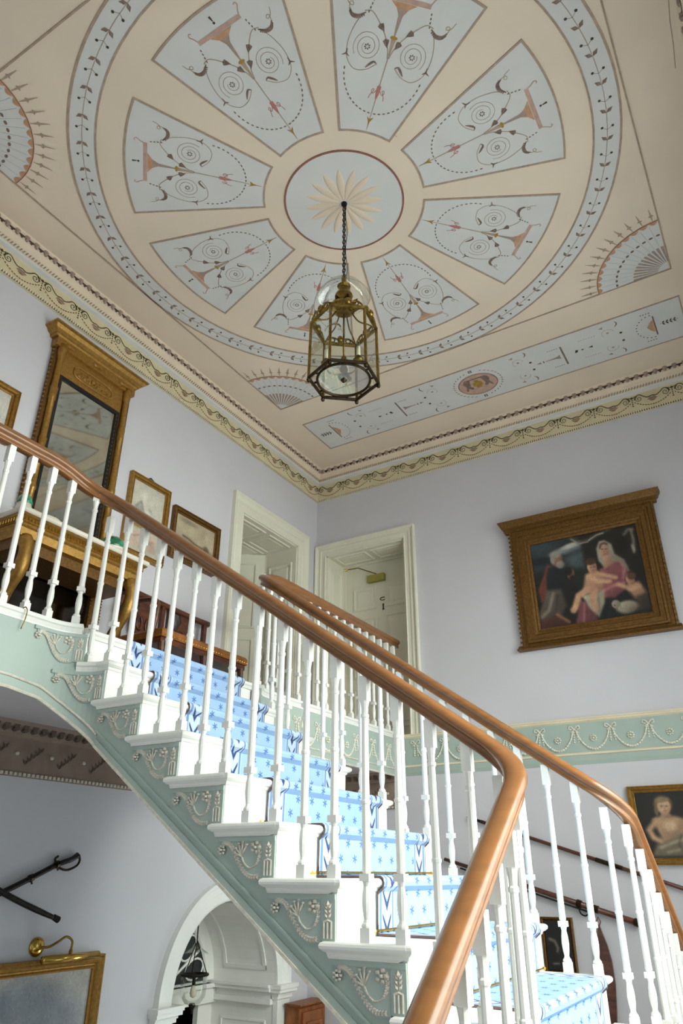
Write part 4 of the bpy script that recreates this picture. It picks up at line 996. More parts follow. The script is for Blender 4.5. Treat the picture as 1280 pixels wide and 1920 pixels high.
# half landing and lower flights
put('half_landing', slab(XN(8)+.0-.06, XR-.004, LY, MIR-LY, ZL).mesh('half_landing', 'white'), stair)
put('landing_apron', MB().box(LX-.02, XR-.004, LY+.03, MIR-LY-.03, ZL-.25, ZL-.05).mesh('landing_apron', 'sage'), stair)
for mirror in (False, True):
    q_ = (lambda y: MIR-y) if mirror else (lambda y: y)
    def bx(x0, x1, ya, yb, z0, z1): a, b = sorted((q_(ya), q_(yb))); return MB().box(x0, x1, a, b, z0, z1)
    for j in range(1, 8):
        yn = LY-RUN*j; z = ZL-RISE*j; a, b = sorted((q_(yn), q_(yn+RUN+.045)))
        put('tread', slab(LX, XR-.004, a, b, z).mesh('tread', 'white'), stair)
        put('riser', bx(LX+.03, XR-.004, yn+RUN+.03, yn+RUN+.05, z-.002, z+RISE-.045).mesh('riser', 'white'), stair)
    z8 = ZL-RISE*8; y8 = LY-RUN*7
    put('riser', bx(LX+.03, XR-.004, y8+.03, y8+.05, z8, z8+RISE-.045).mesh('riser', 'white'), stair)
    ye = YF+.004 if not mirror else MIR-YW+.004
    put('quarter_landing', bx(LX-.1, XR-.004, ye, y8+.04, z8-.15, z8).mesh('quarter_landing', 'white'), stair)
    for j in range(1, 4):
        put('step', bx(LX-.1-RUN*j, LX-.1-RUN*(j-1), ye, y8+.04, FL, z8-RISE*j+.0).mesh('step', 'white'), stair) if z8-RISE*j > FL+.05 else None
    ls = [(LY+.2, ZL-.045)]
    for j in range(0, 8): ls += [(LY-RUN*j+.03, ZL-RISE*j-.045), (LY-RUN*j+.03, ZL-RISE*(j+1)-.045)]
    ls += [(LY-RUN*7-.0, z8-.2), (LY+.2, ZL-.38)]
    put('string', MB().prism([(q_(a), b) for a, b in ls], lambda a, b, c: (c, a, b), LX+.03, LX+.06).mesh('string', 'sage'), stair)

# ------------------------------------------------------------------ stair carpet and rods
CY0, CY1 = 2.775, 3.80
cw = CY1-CY0
K['carpet'] = carpetmat(cw)
T = .010
path = [(-3.55, G+T), (-3.20, G+T)]
def nose_pts(x, z): return [(x-.02, z+T), (x-.004, z+T-.001), (x+.007, z+.002), (x+T, z-.012), (x+.006, z-.028), (x-.006, z-.038), (x-.018, z-.048)]
path += [(-3.12, G+.004+T)]+[(a, b+.004) for a, b in nose_pts(-3.07, G)]
for k in range(1, NK+1):
    rx = (XN(k-1) if k > 1 else -3.07)-.03
    path += [(rx+.010, ZK(k)+.05), (rx+.010, ZK(k)+.014), (rx+.016, ZK(k)+T)]+nose_pts(XN(k), ZK(k))
rx = XN(NK)-.03
path += [(rx+.010, ZL+.05), (rx+.010, ZL+.014), (rx+.016, ZL+T), (rx+.3, ZL+T), (XR-.25, ZL+T)]
P = [Vector((a, 0, b)) for a, b in path]
ln = [0]
for i in range(1, len(P)): ln.append(ln[-1]+(P[i]-P[i-1]).length)
ny = 2; vs = []; uvs = []
for i, p in enumerate(P):
    vs += [(p.x, CY0, p.z), (p.x, CY1, p.z)]
fs = [(2*i, 2*i+1, 2*i+3, 2*i+2) for i in range(len(P)-1)]
me = bpy.data.meshes.new('runner'); me.from_pydata(vs, [], fs); me.materials.append(K['carpet'])
ul = me.uv_layers.new(name='UVMap')
for pl in me.polygons:
    for li in pl.loop_indices:
        vi = me.loops[li].vertex_index; ul.data[li].uv = ((cw if vi % 2 else 0), ln[-1]-ln[vi//2])
carpet = thing('stair_carpet', (-2.0, 3.2, ZK(4)), 'blue sprigged carpet runner with leaf border laid up the stairs', 'carpet')
put('runner', me, carpet)
for y in (CY0, CY1):
    sgn = -1 if y == CY0 else 1
    # bound side edge of the runner: thickness below the pile
    rs = [[(p.x, y+sgn*.002, p.z), (p.x, y+sgn*.002, p.z-.008), (p.x, y-sgn*.004, p.z-.008), (p.x, y-sgn*.004, p.z-.001)] for p in P]
    put('edge_binding', MB().rings(rs).mesh('edge_binding', 'binding'), carpet)
for k in range(1, NK+2):
    x = (XN(k-1) if k > 1 else -3.07)-.03+.020; z = ZK(k)+T+.010
    r_ = thing('stair_rod', (x, 3.2, z), 'thin brass stair rod at the foot of the %s carpeted riser down from the gallery' % ['first', 'second', 'third', 'fourth', 'fifth', 'sixth', 'seventh', 'eighth', 'ninth'][k-1], 'stair rod', 'brass stair rods on the runner')
    put('rod', MB().tube([(x, CY0-.045, z), (x, CY1+.045, z)], .005, 6).mesh('rod', 'polbrass'), r_)
    for y in (CY0-.05, CY1+.05):
        put('bracket_eye', MB().blob((x, y, z), .010, .010, .010).tube([(x-.015, y, z-.004), (x, y, z)], .004, 5).mesh('bracket_eye', 'polbrass'), r_)

# ------------------------------------------------------------------ balustrades
def baluster(L):
    mb = MB(); s = .0185; L = L-.008
    mb.box(-s, s, -s, s, 0, .045)
    mb.lathe([(.0185, .045), (.0205, .05), (.019, .056), (.0135, .062), (.0115, .07), (.0155, .095), (.0175, .12), (.0155, .15), (.0115, .172), (.014, .184), (.016, .188)], n=10)
    mb.box(-.0195, .0195, -.0195, .0195, .188, .212)
    mb.lathe([(.013, .212), (.0165, .219), (.0165, .226), (.0155, .232), (.0150, .44), (.0178, .445), (.0178, .453), (.0145, .458), (.0125, L-.165), (.016, L-.160), (.016, L-.150), (.0125, L-.145), (.0135, L-.125), (.0175, L-.102), (.019, L-.098)], n=10)
    mb.box(-.0175, .0175, -.0175, .0175, L-.098, L)
    return mb.mesh('baluster', 'white')
def zrail(x): return .573-.718*(x+1.219)     # underside of the hand rail over the straight flight
ME_A = baluster(.835); ME_B = baluster(.925); ME_G = baluster(.84)
RAIL = [(-.020, 0), (.020, 0), (.024, .006), (.020, .012), (.018, .030), (.024, .036), (.033, .040), (.0375, .048), (.038, .058), (.033, .073), (.020, .083), (0, .088), (-.020, .083), (-.033, .073), (-.038, .058), (-.0375, .048), (-.033, .040), (-.024, .036), (-.018, .030), (-.020, .012), (-.024, .006)]
def balustrade(mirror, label):
    q_ = (lambda y: MIR-y) if mirror else (lambda y: y)
    t = thing('balustrade', (-2.0, q_(2.5), ZK(8)), label, 'balustrade')
    GX, SY, R1, R2 = -3.145, 2.50, .22, .17
    y0 = YF+.03 if not mirror else MIR-YW+.03
    pts = []
    zg = 1.995
    L0 = .22
    for y in np.linspace(y0, SY-R1-L0, 12): pts.append([GX, y])
    for y in np.linspace(SY-R1-L0, SY-R1, 5)[1:]: pts.append([GX, y])
    for i in range(1, 13): a = PI/2*i/12; pts.append([GX+R1*(1-math.cos(a)), SY-R1+R1*math.sin(a)])
    nst = len(pts)-1
    for x in np.linspace(GX+R1, -.95, 30)[1:]: pts.append([x, SY])
    nend = len(pts)-1
    for i in range(1, 13): a = PI/2*i/12; pts.append([-.95+R2*math.sin(a), SY-R2+R2*math.cos(a)])
    for y in np.linspace(SY-R2, .42, 20)[1:]: pts.append([-.78, y])
    A = np.array(pts); ds = np.r_[0, np.cumsum(np.hypot(*np.diff(A, axis=0).T))]
    zs = np.zeros(len(A)); xj = GX+R1; zj = zrail(xj)
    se = ds[nst]; ramp = 2*(zg-zj)/.718
    for i, s in enumerate(ds):
        if s <= se-ramp: zs[i] = zg
        elif s <= se: zs[i] = zg-.5*.718*(s-se+ramp)**2/ramp
        else: zs[i] = zj-.718*(s-se)
    path = [(A[i, 0], q_(A[i, 1]), zs[i]) for i in range(len(A))]
    put('handrail', MB().sweep(RAIL, path).mesh('handrail', 'mahog', True), t)
    # balusters
    def at(me, x, y, z, rz=0): put('baluster', me, t, (x, q_(y), z), (0, 0, rz))
    for k in range(1, NK+1): 
        at(ME_A, XN(k)-.05, SY, ZK(k)); at(ME_B, XN(k)-.187, SY, ZK(k)) if k > 1 else None
    at(ME_A, -3.045, 2.445, ZK(1)+.0) if False else None
    y = SY-R1-.02; i = 0
    at(ME_G, -3.105, 2.41, G+.004, R(40)); 
    while y > y0+.05: at(ME_G, GX, y, G+.004); y -= .134
    at(baluster(.86), XN(1)-.187, SY-.015, ZK(1))
    at(baluster(.91), -.875, SY-.03, ZL); at(ME_A, -.80, SY-.12, ZL) 
    for j in range(1, 8):
        yn = LY-RUN*j; z = ZL-RISE*j
        if yn+.05 < .45: break
        at(ME_A, -.78, yn+.05, z); at(ME_B, -.78, yn+.187, z)
    return t
b1 = balustrade(False, 'nearer mahogany handrail on white turned balusters, sweeping down to bottom centre')
b2 = balustrade(True, 'farther mahogany handrail on white turned balusters, behind the stair carpet and along the rear gallery')

# ================================================================== PICTURES
def canvas_grid(w, h, base, ops, seed=1, noise=.025):
    r = np.random.default_rng(seed)
    u, v = np.meshgrid((np.arange(w)+.5)/w, (np.arange(h)+.5)/h)
    img = np.zeros((h, w, 3)); asp = w/h
    img[:] = np.array(base(u, v)) if callable(base) else np.array(base)/255.
    def blend(a, c, c2=None, g=None):
        nonlocal img
        col = np.array(c)/255.
        if c2 is not None:
            t = np.clip(g, 0, 1)[..., None]; col = col*(1-t)+np.array(c2)/255.*t
        img = img*(1-a[..., None])+col*a[..., None]
    for op in ops:
        kd = op[0]
        if kd == 'e':       # ellipse: cx, cy, rx, ry, rot, colour, [colour2 lower right], soft
            _, cx, cy, rx, ry, rot, c, c2, soft = op
            X, Y = (u-cx)*asp, (v-cy); k, s = math.cos(R(rot)), math.sin(R(rot))
            d = np.hypot((X*k+Y*s)/(rx*asp), (-X*s+Y*k)/ry)
            blend(np.clip((1-d)/soft+.5, 0, 1), c, c2, .5+.5*((X*k+Y*s)/(rx*asp)-(-X*s+Y*k)/ry)*.7)
        elif kd == 'p':     # polygon: points, colour, colour2, soft
            _, pts, c, c2, soft = op
            P = np.array(pts, float); n = len(P); ins = np.zeros(u.shape, bool); dist = np.full(u.shape, 9.)
            for i in range(n):
                (x0, y0), (x1, y1) = P[i], P[(i+1) % n]
                with np.errstate(divide='ignore', invalid='ignore'):
                    cond = ((y0 > v) != (y1 > v)) & (u < (x1-x0)*(v-y0)/(y1-y0+1e-12)+x0)
                ins ^= cond
                dx, dy = (x1-x0)*asp, y1-y0; L = dx*dx+dy*dy+1e-12
                t = np.clip(((u-x0)*asp*dx+(v-y0)*dy)/L, 0, 1)
                dist = np.minimum(dist, np.hypot((u-x0)*asp-t*dx, (v-y0)-t*dy))
            sd = np.where(ins, dist, -dist)
            gx = (u-P[:, 0].min())/(np.ptp(P[:, 0])+1e-6); gy = (v-P[:, 1].min())/(np.ptp(P[:, 1])+1e-6)
            blend(np.clip(sd/soft+.5, 0, 1), c, c2, .5*gx+.5*(1-gy))
        elif kd == 'l':     # stroke: points, width, colour, soft
            _, pts, wd, c, soft = op
            dist = np.full(u.shape, 9.)
            for (x0, y0), (x1, y1) in zip(pts[:-1], pts[1:]):
                dx, dy = (x1-x0)*asp, y1-y0; L = dx*dx+dy*dy+1e-12
                t = np.clip(((u-x0)*asp*dx+(v-y0)*dy)/L, 0, 1); dist = np.minimum(dist, np.hypot((u-x0)*asp-t*dx, (v-y0)-t*dy))
            blend(np.clip((wd-dist)/soft+.5, 0, 1), c)
    q_ = np.pad(img, ((1, 1), (1, 1), (0, 0)), 'edge'); img = (img*2+q_[:-2, 1:-1]+q_[2:, 1:-1]+q_[1:-1, :-2]+q_[1:-1, 2:])/6
    lf_ = r.standard_normal((h//6+3, w//6+3)); yy, xx = np.meshgrid(np.linspace(0, h//6+1, h), np.linspace(0, w//6+1, w), indexing='ij'); y0_, x0_ = yy.astype(int), xx.astype(int); fy, fx = yy-y0_, xx-x0_
    lf_ = lf_[y0_, x0_]*(1-fy)*(1-fx)+lf_[y0_+1, x0_]*fy*(1-fx)+lf_[y0_, x0_+1]*(1-fy)*fx+lf_[y0_+1, x0_+1]*fy*fx
    g_ = img.mean(2, keepdims=True); img = g_+(img-g_)*.74                       # old varnish: slightly muted
    img *= 1+.045*lf_[..., None]+noise*r.standard_normal((h, w, 1)); img = np.clip(img, 0, 1)
    return np.where(img <= .04045, img/12.92, ((img+.055)/1.055)**2.4)
def canvas(name, rect, fn, d, img):
    h, w, _ = img.shape; a0, a1, b0, b1 = rect; vs = []; fs = []
    for j in range(h+1):
        for i in range(w+1): vs.append(fn(a0+(a1-a0)*i/w, b0+(b1-b0)*j/h, d))
    for j in range(h):
        for i in range(w): n = j*(w+1)+i; fs.append((n, n+1, n+w+2, n+w+1))
    me = bpy.data.meshes.new(name); me.from_pydata(vs, [], fs); me.materials.append(K['pic'])
    at = me.color_attributes.new('Col', 'FLOAT_COLOR', 'CORNER')
    col = np.ones((h*w, 4, 4), np.float32); col[:, :, :3] = img.reshape(-1, 1, 3); at.data.foreach_set('color', col.ravel()); return me
GFR = [(0, .014), (0, .026), (.12, .032), (.22, .024), (.32, .024), (.42, .040), (.60, .050), (.75, .046), (.85, .056), (1.0, .050), (1.0, 0)]
def picture(name, fn, rect, fwid, img, label, cat='painting', gold='gold', depth=1.0, beads=0, group=None):
    a0, a1, b0, b1 = rect; inn = (a0+fwid, a1-fwid, b0+fwid, b1-fwid)
    t = thing(name, fn((a0+a1)/2, b0, .01), label, cat, group)
    put('frame', MB().frame(inn, [(p*fwid, d*depth) for p, d in GFR], fn).mesh('frame', gold), t)
    put('canvas', canvas('canvas', (inn[0]-.003, inn[1]+.003, inn[2]-.003, inn[3]+.003), fn, .016, img), t)
    put('backing', MB().prism([(a0+.01, b0+.01), (a1-.01, b0+.01), (a1-.01, b1-.01), (a0+.01, b1-.01)], fn, .001, .012).mesh('backing', 'wood'), t)
    return t
# --- large devotional-style group painting on the back wall
sk = [(22, 30, 38), (66, 82, 92)]
def hb(u, v):
    a = np.clip((v-.3)/.7, 0, 1)[..., None]*np.clip(1.25-2.2*u, 0, 1)[..., None]
    return (np.array((30, 24, 20))*(1-a)+np.array((58, 74, 84))*a)/255.
SKN, SKS = (206, 150, 112), (140, 86, 58)
ops = [
 ('e', .36, .86, .16, .045, 6, (150, 156, 152), (90, 102, 108), .8), ('e', .40, .90, .09, .03, 8, (196, 190, 172), None, .9), ('e', .46, .70, .13, .12, 0, (86, 100, 106), (50, 60, 66), .9),
 ('e', .06, .78, .14, .05, 0, (26, 34, 42), None, .9), ('p', [(.0, .62), (.3, .66), (.5, .58), (.5, .40), (0, .4)], (24, 32, 30), (30, 36, 34), .08),
 ('p', [(.49, 1.05), (.49, .3), (1.05, .3), (1.05, 1.05)], (38, 30, 25), (26, 20, 17), .05),
 ('l', [(.40, .985), (.47, .91), (.56, .92), (.64, .955), (.77, 1.0)], .016, (86, 76, 64), .03), ('l', [(.40, .97), (.47, .90), (.55, .90)], .006, (170, 160, 138), .015), ('l', [(.56, .915), (.64, .96), (.70, .965)], .006, (176, 166, 144), .015),
 ('l', [(.88, .90), (.92, .95), (.96, .94)], .014, (120, 112, 96), .03), ('l', [(.945, .93), (.95, .82), (.935, .68)], .013, (134, 126, 108), .03), ('l', [(.93, .76), (.938, .70)], .012, (170, 160, 136), .03),
 # left figures
 ('p', [(.14, .73), (.19, .70), (.14, .58), (.11, .36), (.04, .30), (.03, .46), (.10, .62)], (150, 66, 40), (86, 36, 26), .03),
 ('p', [(.15, .69), (.26, .70), (.32, .58), (.40, .34), (.28, .30), (.11, .40), (.12, .58)], (34, 40, 48), (20, 22, 26), .03),
 ('p', [(.11, .43), (.24, .42), (.27, .22), (.20, .10), (.02, .06), (.0, .17)], (112, 98, 82), (56, 48, 42), .04), ('l', [(.16, .38), (.10, .20), (.03, .14)], .012, (146, 130, 108), .04), ('l', [(.20, .36), (.17, .2)], .008, (60, 50, 42), .03),
 ('p', [(.0, .10), (.16, .14), (.28, .04), (.26, -.05), (0, -.05)], (96, 46, 36), (60, 30, 26), .04), ('l', [(.17, .14), (.23, .08), (.27, .04)], .014, (150, 96, 62), .03),
 ('e', .245, .765, .052, .085, -8, (182, 122, 88), (120, 74, 52), .3), ('e', .23, .825, .05, .042, 0, (150, 140, 126), None, .6), ('e', .268, .70, .038, .045, 0, (168, 158, 140), (120, 110, 98), .6), ('e', .200, .77, .02, .05, 0, (150, 142, 130), None, .7),
 ('e', .35, .57, .034, .062, -10, (170, 108, 74), (100, 60, 42), .3), ('e', .332, .605, .036, .05, -10, (34, 24, 20), None, .4), ('e', .358, .525, .022, .03, 0, (40, 28, 22), None, .6), ('p', [(.30, .53), (.36, .50), (.40, .38), (.34, .30), (.28, .36)], (40, 32, 28), (26, 20, 18), .03),
 # seated woman
 ('p', [(.56, .36), (.62, .24), (.55, .10), (.52, -.05), (.82, -.05), (.84, .20), (.80, .34)], (26, 30, 34), (16, 18, 20), .04),
 ('p', [(.40, .26), (.52, .14), (.53, -.05), (.31, -.05)], (142, 68, 72), (92, 40, 46), .03), ('l', [(.43, .22), (.40, .02)], .008, (176, 100, 100), .03), ('l', [(.48, .16), (.47, .0)], .008, (96, 42, 48), .03),
 ('p', [(.61, .56), (.70, .60), (.80, .65), (.86, .54), (.85, .38), (.76, .33), (.62, .40)], (164, 82, 84), (112, 48, 54), .03),
 ('p', [(.55, .36), (.67, .40), (.80, .40), (.82, .30), (.70, .22), (.60, .24)], (168, 84, 88), (104, 42, 50), .03), ('l', [(.60, .31), (.72, .36), (.80, .36)], .010, (192, 112, 110), .04), ('l', [(.80, .62), (.83, .52), (.80, .42)], .010, (196, 120, 112), .04),
 ('p', [(.615, .66), (.615, .80), (.65, .88), (.70, .88), (.755, .82), (.77, .70), (.84, .62), (.87, .48), (.85, .48), (.81, .60), (.72, .62), (.66, .56)], (176, 164, 140), (118, 104, 84), .025),
 ('e', .682, .77, .043, .080, -6, (214, 160, 122), (160, 104, 74), .22), ('p', [(.655, .70), (.72, .70), (.74, .60), (.66, .56)], (206, 150, 112), (160, 104, 76), .03), ('l', [(.648, .80), (.66, .838), (.69, .850), (.715, .83)], .010, (84, 56, 38), .02),
 ('l', [(.660, .782), (.674, .784)], .004, (70, 44, 34), .010), ('l', [(.694, .776), (.708, .774)], .004, (70, 44, 34), .010), ('l', [(.682, .77), (.678, .745)], .003, (150, 98, 72), .012), ('l', [(.674, .722), (.690, .722)], .004, (150, 66, 56), .010),
 # white cloth, infant
 ('p', [(.42, .30), (.62, .33), (.61, .19), (.54, .04), (.47, .15)], (188, 176, 148), (136, 122, 98), .03), ('l', [(.56, .28), (.55, .1)], .006, (120, 106, 84), .03),
 ('p', [(.48, .53), (.58, .57), (.64, .46), (.62, .34), (.50, .28), (.44, .37)], (218, 160, 118), (160, 102, 70), .04),
 ('l', [(.48, .36), (.39, .31), (.345, .19), (.325, .16)], .036, (208, 148, 106), .03), ('l', [(.54, .33), (.505, .23), (.52, .15)], .034, (204, 142, 102), .03), ('l', [(.51, .50), (.58, .43), (.68, .41)], .024, (214, 154, 112), .03), ('l', [(.59, .52), (.66, .48), (.74, .44)], .022, (206, 146, 106), .03),
 ('e', .55, .605, .044, .075, 0, (218, 160, 120), (160, 104, 74), .22), ('e', .545, .668, .050, .040, 0, (74, 48, 30), None, .5), ('l', [(.535, .60), (.545, .60)], .004, (80, 48, 36), .01), ('l', [(.563, .60), (.573, .60)], .004, (80, 48, 36), .01), ('l', [(.548, .565), (.560, .565)], .004, (160, 70, 60), .01),
 # small boy and lamb on the right
 ('p', [(.83, .36), (.93, .35), (.975, .22), (.94, .14), (.87, .18), (.82, .28)], (206, 146, 104), (140, 88, 60), .04), ('l', [(.92, .30), (.84, .29), (.75, .36)], .022, (208, 148, 106), .03), ('e', .86, .39, .037, .062, 8, (208, 148, 108), (150, 94, 66), .25), ('e', .875, .425, .038, .042, 0, (86, 56, 34), None, .5),
 ('p', [(.88, .20), (.97, .22), (1.0, .04), (.88, .04)], (70, 58, 44), (40, 32, 26), .04),
 ('e', .79, .10, .095, .07, 0, (176, 162, 132), (112, 98, 74), .4), ('e', .70, .15, .037, .045, 10, (182, 166, 136), (120, 104, 80), .4), ('l', [(.685, .14), (.69, .135)], .006, (60, 46, 34), .01)]
img = canvas_grid(190, 155, hb, ops, 3, .04)
tilt = .035
def TB(s, z, d=0): return (s, YW-d-tilt*(z-1.80)*1.1, z)
pt = thing('gilt_framed_painting', (-1.23, YW, 1.80), 'large dark oil painting of seated woman, infant and bearded men in heavy gilt frame', 'painting')
inn = (-1.716, -.728, 1.963, 2.768)
prof = [(0, .014), (0, .03), (.022, .036), (.03, .03), (.05, .036), (.06, .05), (.10, .05), (.108, .062), (.128, .06), (.135, .04), (.165, .04), (.172, .052), (.19, .048), (.19, 0)]
put('frame', MB().frame((inn[0]+.02, inn[1]-.02, inn[2], inn[3]), [(p*.93, d) for p, d in prof], TB).mesh('frame', 'golddk'), pt)
put('canvas', canvas('canvas', (inn[0]+.014, inn[1]-.014, inn[2]-.004, inn[3]+.004), TB, .016, img), pt)
def rail(z0, prof, xa, xb, ex, nm):
    mb = MB(); rs = []
    for d, z in prof: rs.append([TB(xa-d*ex, z0+z, 0), TB(xa-d*ex, z0+z, d), TB(xb+d*ex, z0+z, d), TB(xb+d*ex, z0+z, 0)])
    mb.rings(rs); put(nm, mb.mesh(nm, 'golddk'), pt)
rail(2.925, [(.045, 0), (.052, .01), (.052, .03), (.075, .045), (.08, .055), (.105, .085), (.11, .10)], -1.885, -.575, .7, 'frame_cornice')
rail(1.785, [(.07, 0), (.075, .012), (.062, .02), (.052, .035), (.045, .045)], -1.885, -.575, .5, 'frame_sill')
mb = MB()
for i in range(26): 
    x = -1.86+i*.0505; mb.prism([(x, 2.936), (x+.032, 2.936), (x+.032, 2.95), (x, 2.95)], TB, .05, .058)
put('dentil_course', mb.mesh('dentil_course', 'golddk'), pt, kind='stuff')
mb = MB()
for i in range(24): mb.blob(TB(-1.878, 1.86+i*.044, .05), .012, .012, .015, 5, 2)
for i in range(24): mb.blob(TB(-.582, 1.86+i*.044, .05), .012, .012, .015, 5, 2)
put('carved_edge', mb.mesh('carved_edge', 'golddk'), pt, kind='stuff')

# --- child portrait on the back wall, lower right
ops = [('e', .6, .45, .7, .6, 0, (46, 38, 32), (24, 20, 18), .9),
 ('p', [(.24, .58), (.40, .63), (.60, .62), (.84, .56), (.97, .44), (.95, .20), (.60, .20), (.38, .20), (.30, .40)], (206, 158, 114), (140, 96, 64), .06),
 ('l', [(.30, .56), (.16, .42), (.22, .30), (.34, .24)], .042, (200, 150, 106), .06), ('l', [(.84, .54), (.86, .44), (.74, .42)], .036, (184, 134, 94), .05), ('e', .50, .47, .10, .08, 0, (216, 170, 126), None, .9),
 ('p', [(.24, .20), (.44, .26), (.62, .36), (.90, .34), (.97, .14), (.70, .03), (.14, .03)], (150, 130, 98), (92, 78, 58), .06), ('l', [(.3, .16), (.55, .24), (.8, .30)], .012, (190, 170, 134), .05), ('l', [(.4, .09), (.62, .13), (.84, .18)], .012, (174, 154, 120), .05), ('l', [(.66, .34), (.6, .2), (.66, .06)], .010, (84, 70, 54), .04),
 ('p', [(.40, .68), (.53, .68), (.57, .60), (.38, .58)], (190, 140, 100), (144, 100, 70), .04),
 ('e', .455, .80, .150, .135, 0, (136, 106, 66), (104, 78, 48), .35), ('e', .33, .70, .035, .07, 0, (118, 92, 58), None, .6),
 ('e', .465, .765, .108, .118, -6, (222, 176, 136), (178, 128, 92), .22), ('e', .45, .868, .115, .040, 6, (150, 120, 76), None, .5), ('e', .43, .72, .03, .025, 0, (222, 160, 128), None, .8),
 ('l', [(.415, .775), (.440, .778)], .007, (66, 46, 36), .012), ('l', [(.495, .775), (.52, .771)], .007, (66, 46, 36), .012), ('l', [(.472, .77), (.466, .742)], .005, (176, 122, 90), .02), ('l', [(.450, .706), (.486, .705)], .007, (170, 84, 70), .014)]
picture('gilt_framed_portrait', BW, (-1.19, -.67, .067, .613), .046, canvas_grid(70, 76, (30, 26, 23), ops, 5), 'oil portrait of a bare-shouldered young child with draped cloth, gilt frame, beside lower handrail', 'painting', 'gold', .8)
# --- small dark picture low on the back wall
ops = [('l', [(.15, .62), (.35, .58), (.45, .45), (.42, .38)], .035, (120, 104, 92), .05), ('l', [(.2, .12), (.45, .13)], .012, (150, 146, 140), .03)]
picture('small_dark_picture', BW, (-1.985, -1.742, -.66, -.29), .028, canvas_grid(30, 44, (26, 20, 18), ops, 6), 'small very dark picture in thin brown frame seen through lower balusters', 'painting', 'golddk', .5)
# --- left wall pictures
ops = [('e', .5, .7, .5, .3, 0, (214, 206, 186), None, .9), ('l', [(.15, .62), (.3, .72), (.42, .55), (.36, .42), (.5, .5)], .018, (150, 146, 134), .02), ('l', [(.55, .66), (.7, .6), (.75, .45), (.62, .4)], .014, (166, 160, 146), .02), ('p', [(.16, .60), (.34, .70), (.40, .40), (.20, .38)], (176, 170, 156), (150, 146, 134), .03), ('p', [(.48, .62), (.75, .62), (.70, .40), (.5, .42)], (224, 216, 198), (186, 178, 160), .04),
 ('p', [(0, .43), (1, .43), (1, .34), (0, .34)], (186, 140, 60), (150, 110, 44), .01), ('p', [(.06, .30), (.9, .30), (.9, .06), (.06, .06)], (222, 196, 170), (200, 164, 140), .03), ('l', [(.2, .2), (.4, .25), (.6, .16), (.8, .22)], .012, (188, 140, 118), .02)]
p2 = picture('gilt_framed_print', LW, (3.484, 3.935, 2.24, 2.945), .05, canvas_grid(44, 66, (196, 188, 168), ops, 7), 'tall gilt framed pale figure print beside the pier mirror, crossed by the handrail', 'print', 'gold', .8)
put('hanging_clip', MB().tube([LW(3.66, 2.945, .02), LW(3.70, 2.972, .02), LW(3.76, 2.945, .02)], .006, 5).mesh('hanging_clip', 'iron'), p2)
mb = MB()
for i in range(12): mb.blob(LW(3.928, 2.26+.022*i, .04), .012, .012, .014, 5, 2)
put('carved_scroll', mb.mesh('carved_scroll', 'golddk'), p2)
ops = [('p', [(0, .45), (1, .40), (1, 0), (0, 0)], (150, 128, 96), (120, 98, 72), .1), ('l', [(.2, .52), (.35, .50), (.5, .44), (.7, .42)], .02, (96, 74, 54), .03), ('e', .8, .42, .08, .1, 0, (110, 88, 62), None, .6), ('e', .3, .9, .2, .06, 0, (150, 134, 108), None, .8)]
picture('gilt_framed_landscape', LW, (3.999, 4.602, 2.38, 2.856), .052, canvas_grid(56, 42, (188, 168, 132), ops, 8), 'small sepia landscape in dark gilt frame, between the print and the gallery door', 'painting', 'golddk', .9)
ops = [('e', .5, .5, .3, .3, 0, (200, 192, 178), None, .8)]
picture('gilt_framed_picture', LW, (1.93, 2.395, 2.60, 3.03), .05, canvas_grid(30, 30, (212, 204, 192), ops, 9), 'gilt framed picture cut by the left edge, left of the pier mirror', 'picture', 'gold', .9)
ops = [('e', .25, .62, .3, .16, 20, (196, 172, 140), None, .9), ('e', .72, .70, .3, .2, -20, (126, 130, 140), None, .9), ('e', .42, .78, .22, .12, 15, (134, 142, 154), None, .9), ('p', [(0, .3), (1, .34), (1, 0), (0, 0)], (176, 136, 100), (120, 92, 66), .2), ('e', .6, .36, .22, .07, 10, (206, 160, 116), None, .9)]
picture('gilt_framed_seascape', LW, (2.62, 3.85, -1.36, -.462), .075, canvas_grid(80, 60, (186, 178, 166), ops, 10), 'large cloudy sky painting in carved gilt frame under the brass picture light', 'painting', 'gold', 1.0)
pl = thing('picture_light', LW(3.34, -.39, 0), 'brass picture light with round wall plate and gooseneck, above the cloudy painting', 'picture light')
put('wall_plate', MB().lathe([(.052, 0), (.052, .008), (.046, .016), (.03, .022), (.012, .028)], LW(3.34, -.395, 0), 20, 'x').mesh('wall_plate', 'polbrass', True), pl)
put('gooseneck', MB().tube(bez([LW(3.34, -.395, .02), LW(3.38, -.395, .06), LW(3.42, -.37, .09), LW(3.46, -.345, .11), LW(3.50, -.37, .12), LW(3.50, -.42, .12)], 30), .007, 8).blob(LW(3.50, -.425, .12), .012, .012, .02).mesh('gooseneck', 'brass', True), pl)
put('lamp_shade', MB().lathe([(.001, 0), (.022, .003), (.022, .42), (.001, .423)], LW(3.30, -.455, .12), 12, 'y').mesh('lamp_shade', 'polbrass', True), pl)

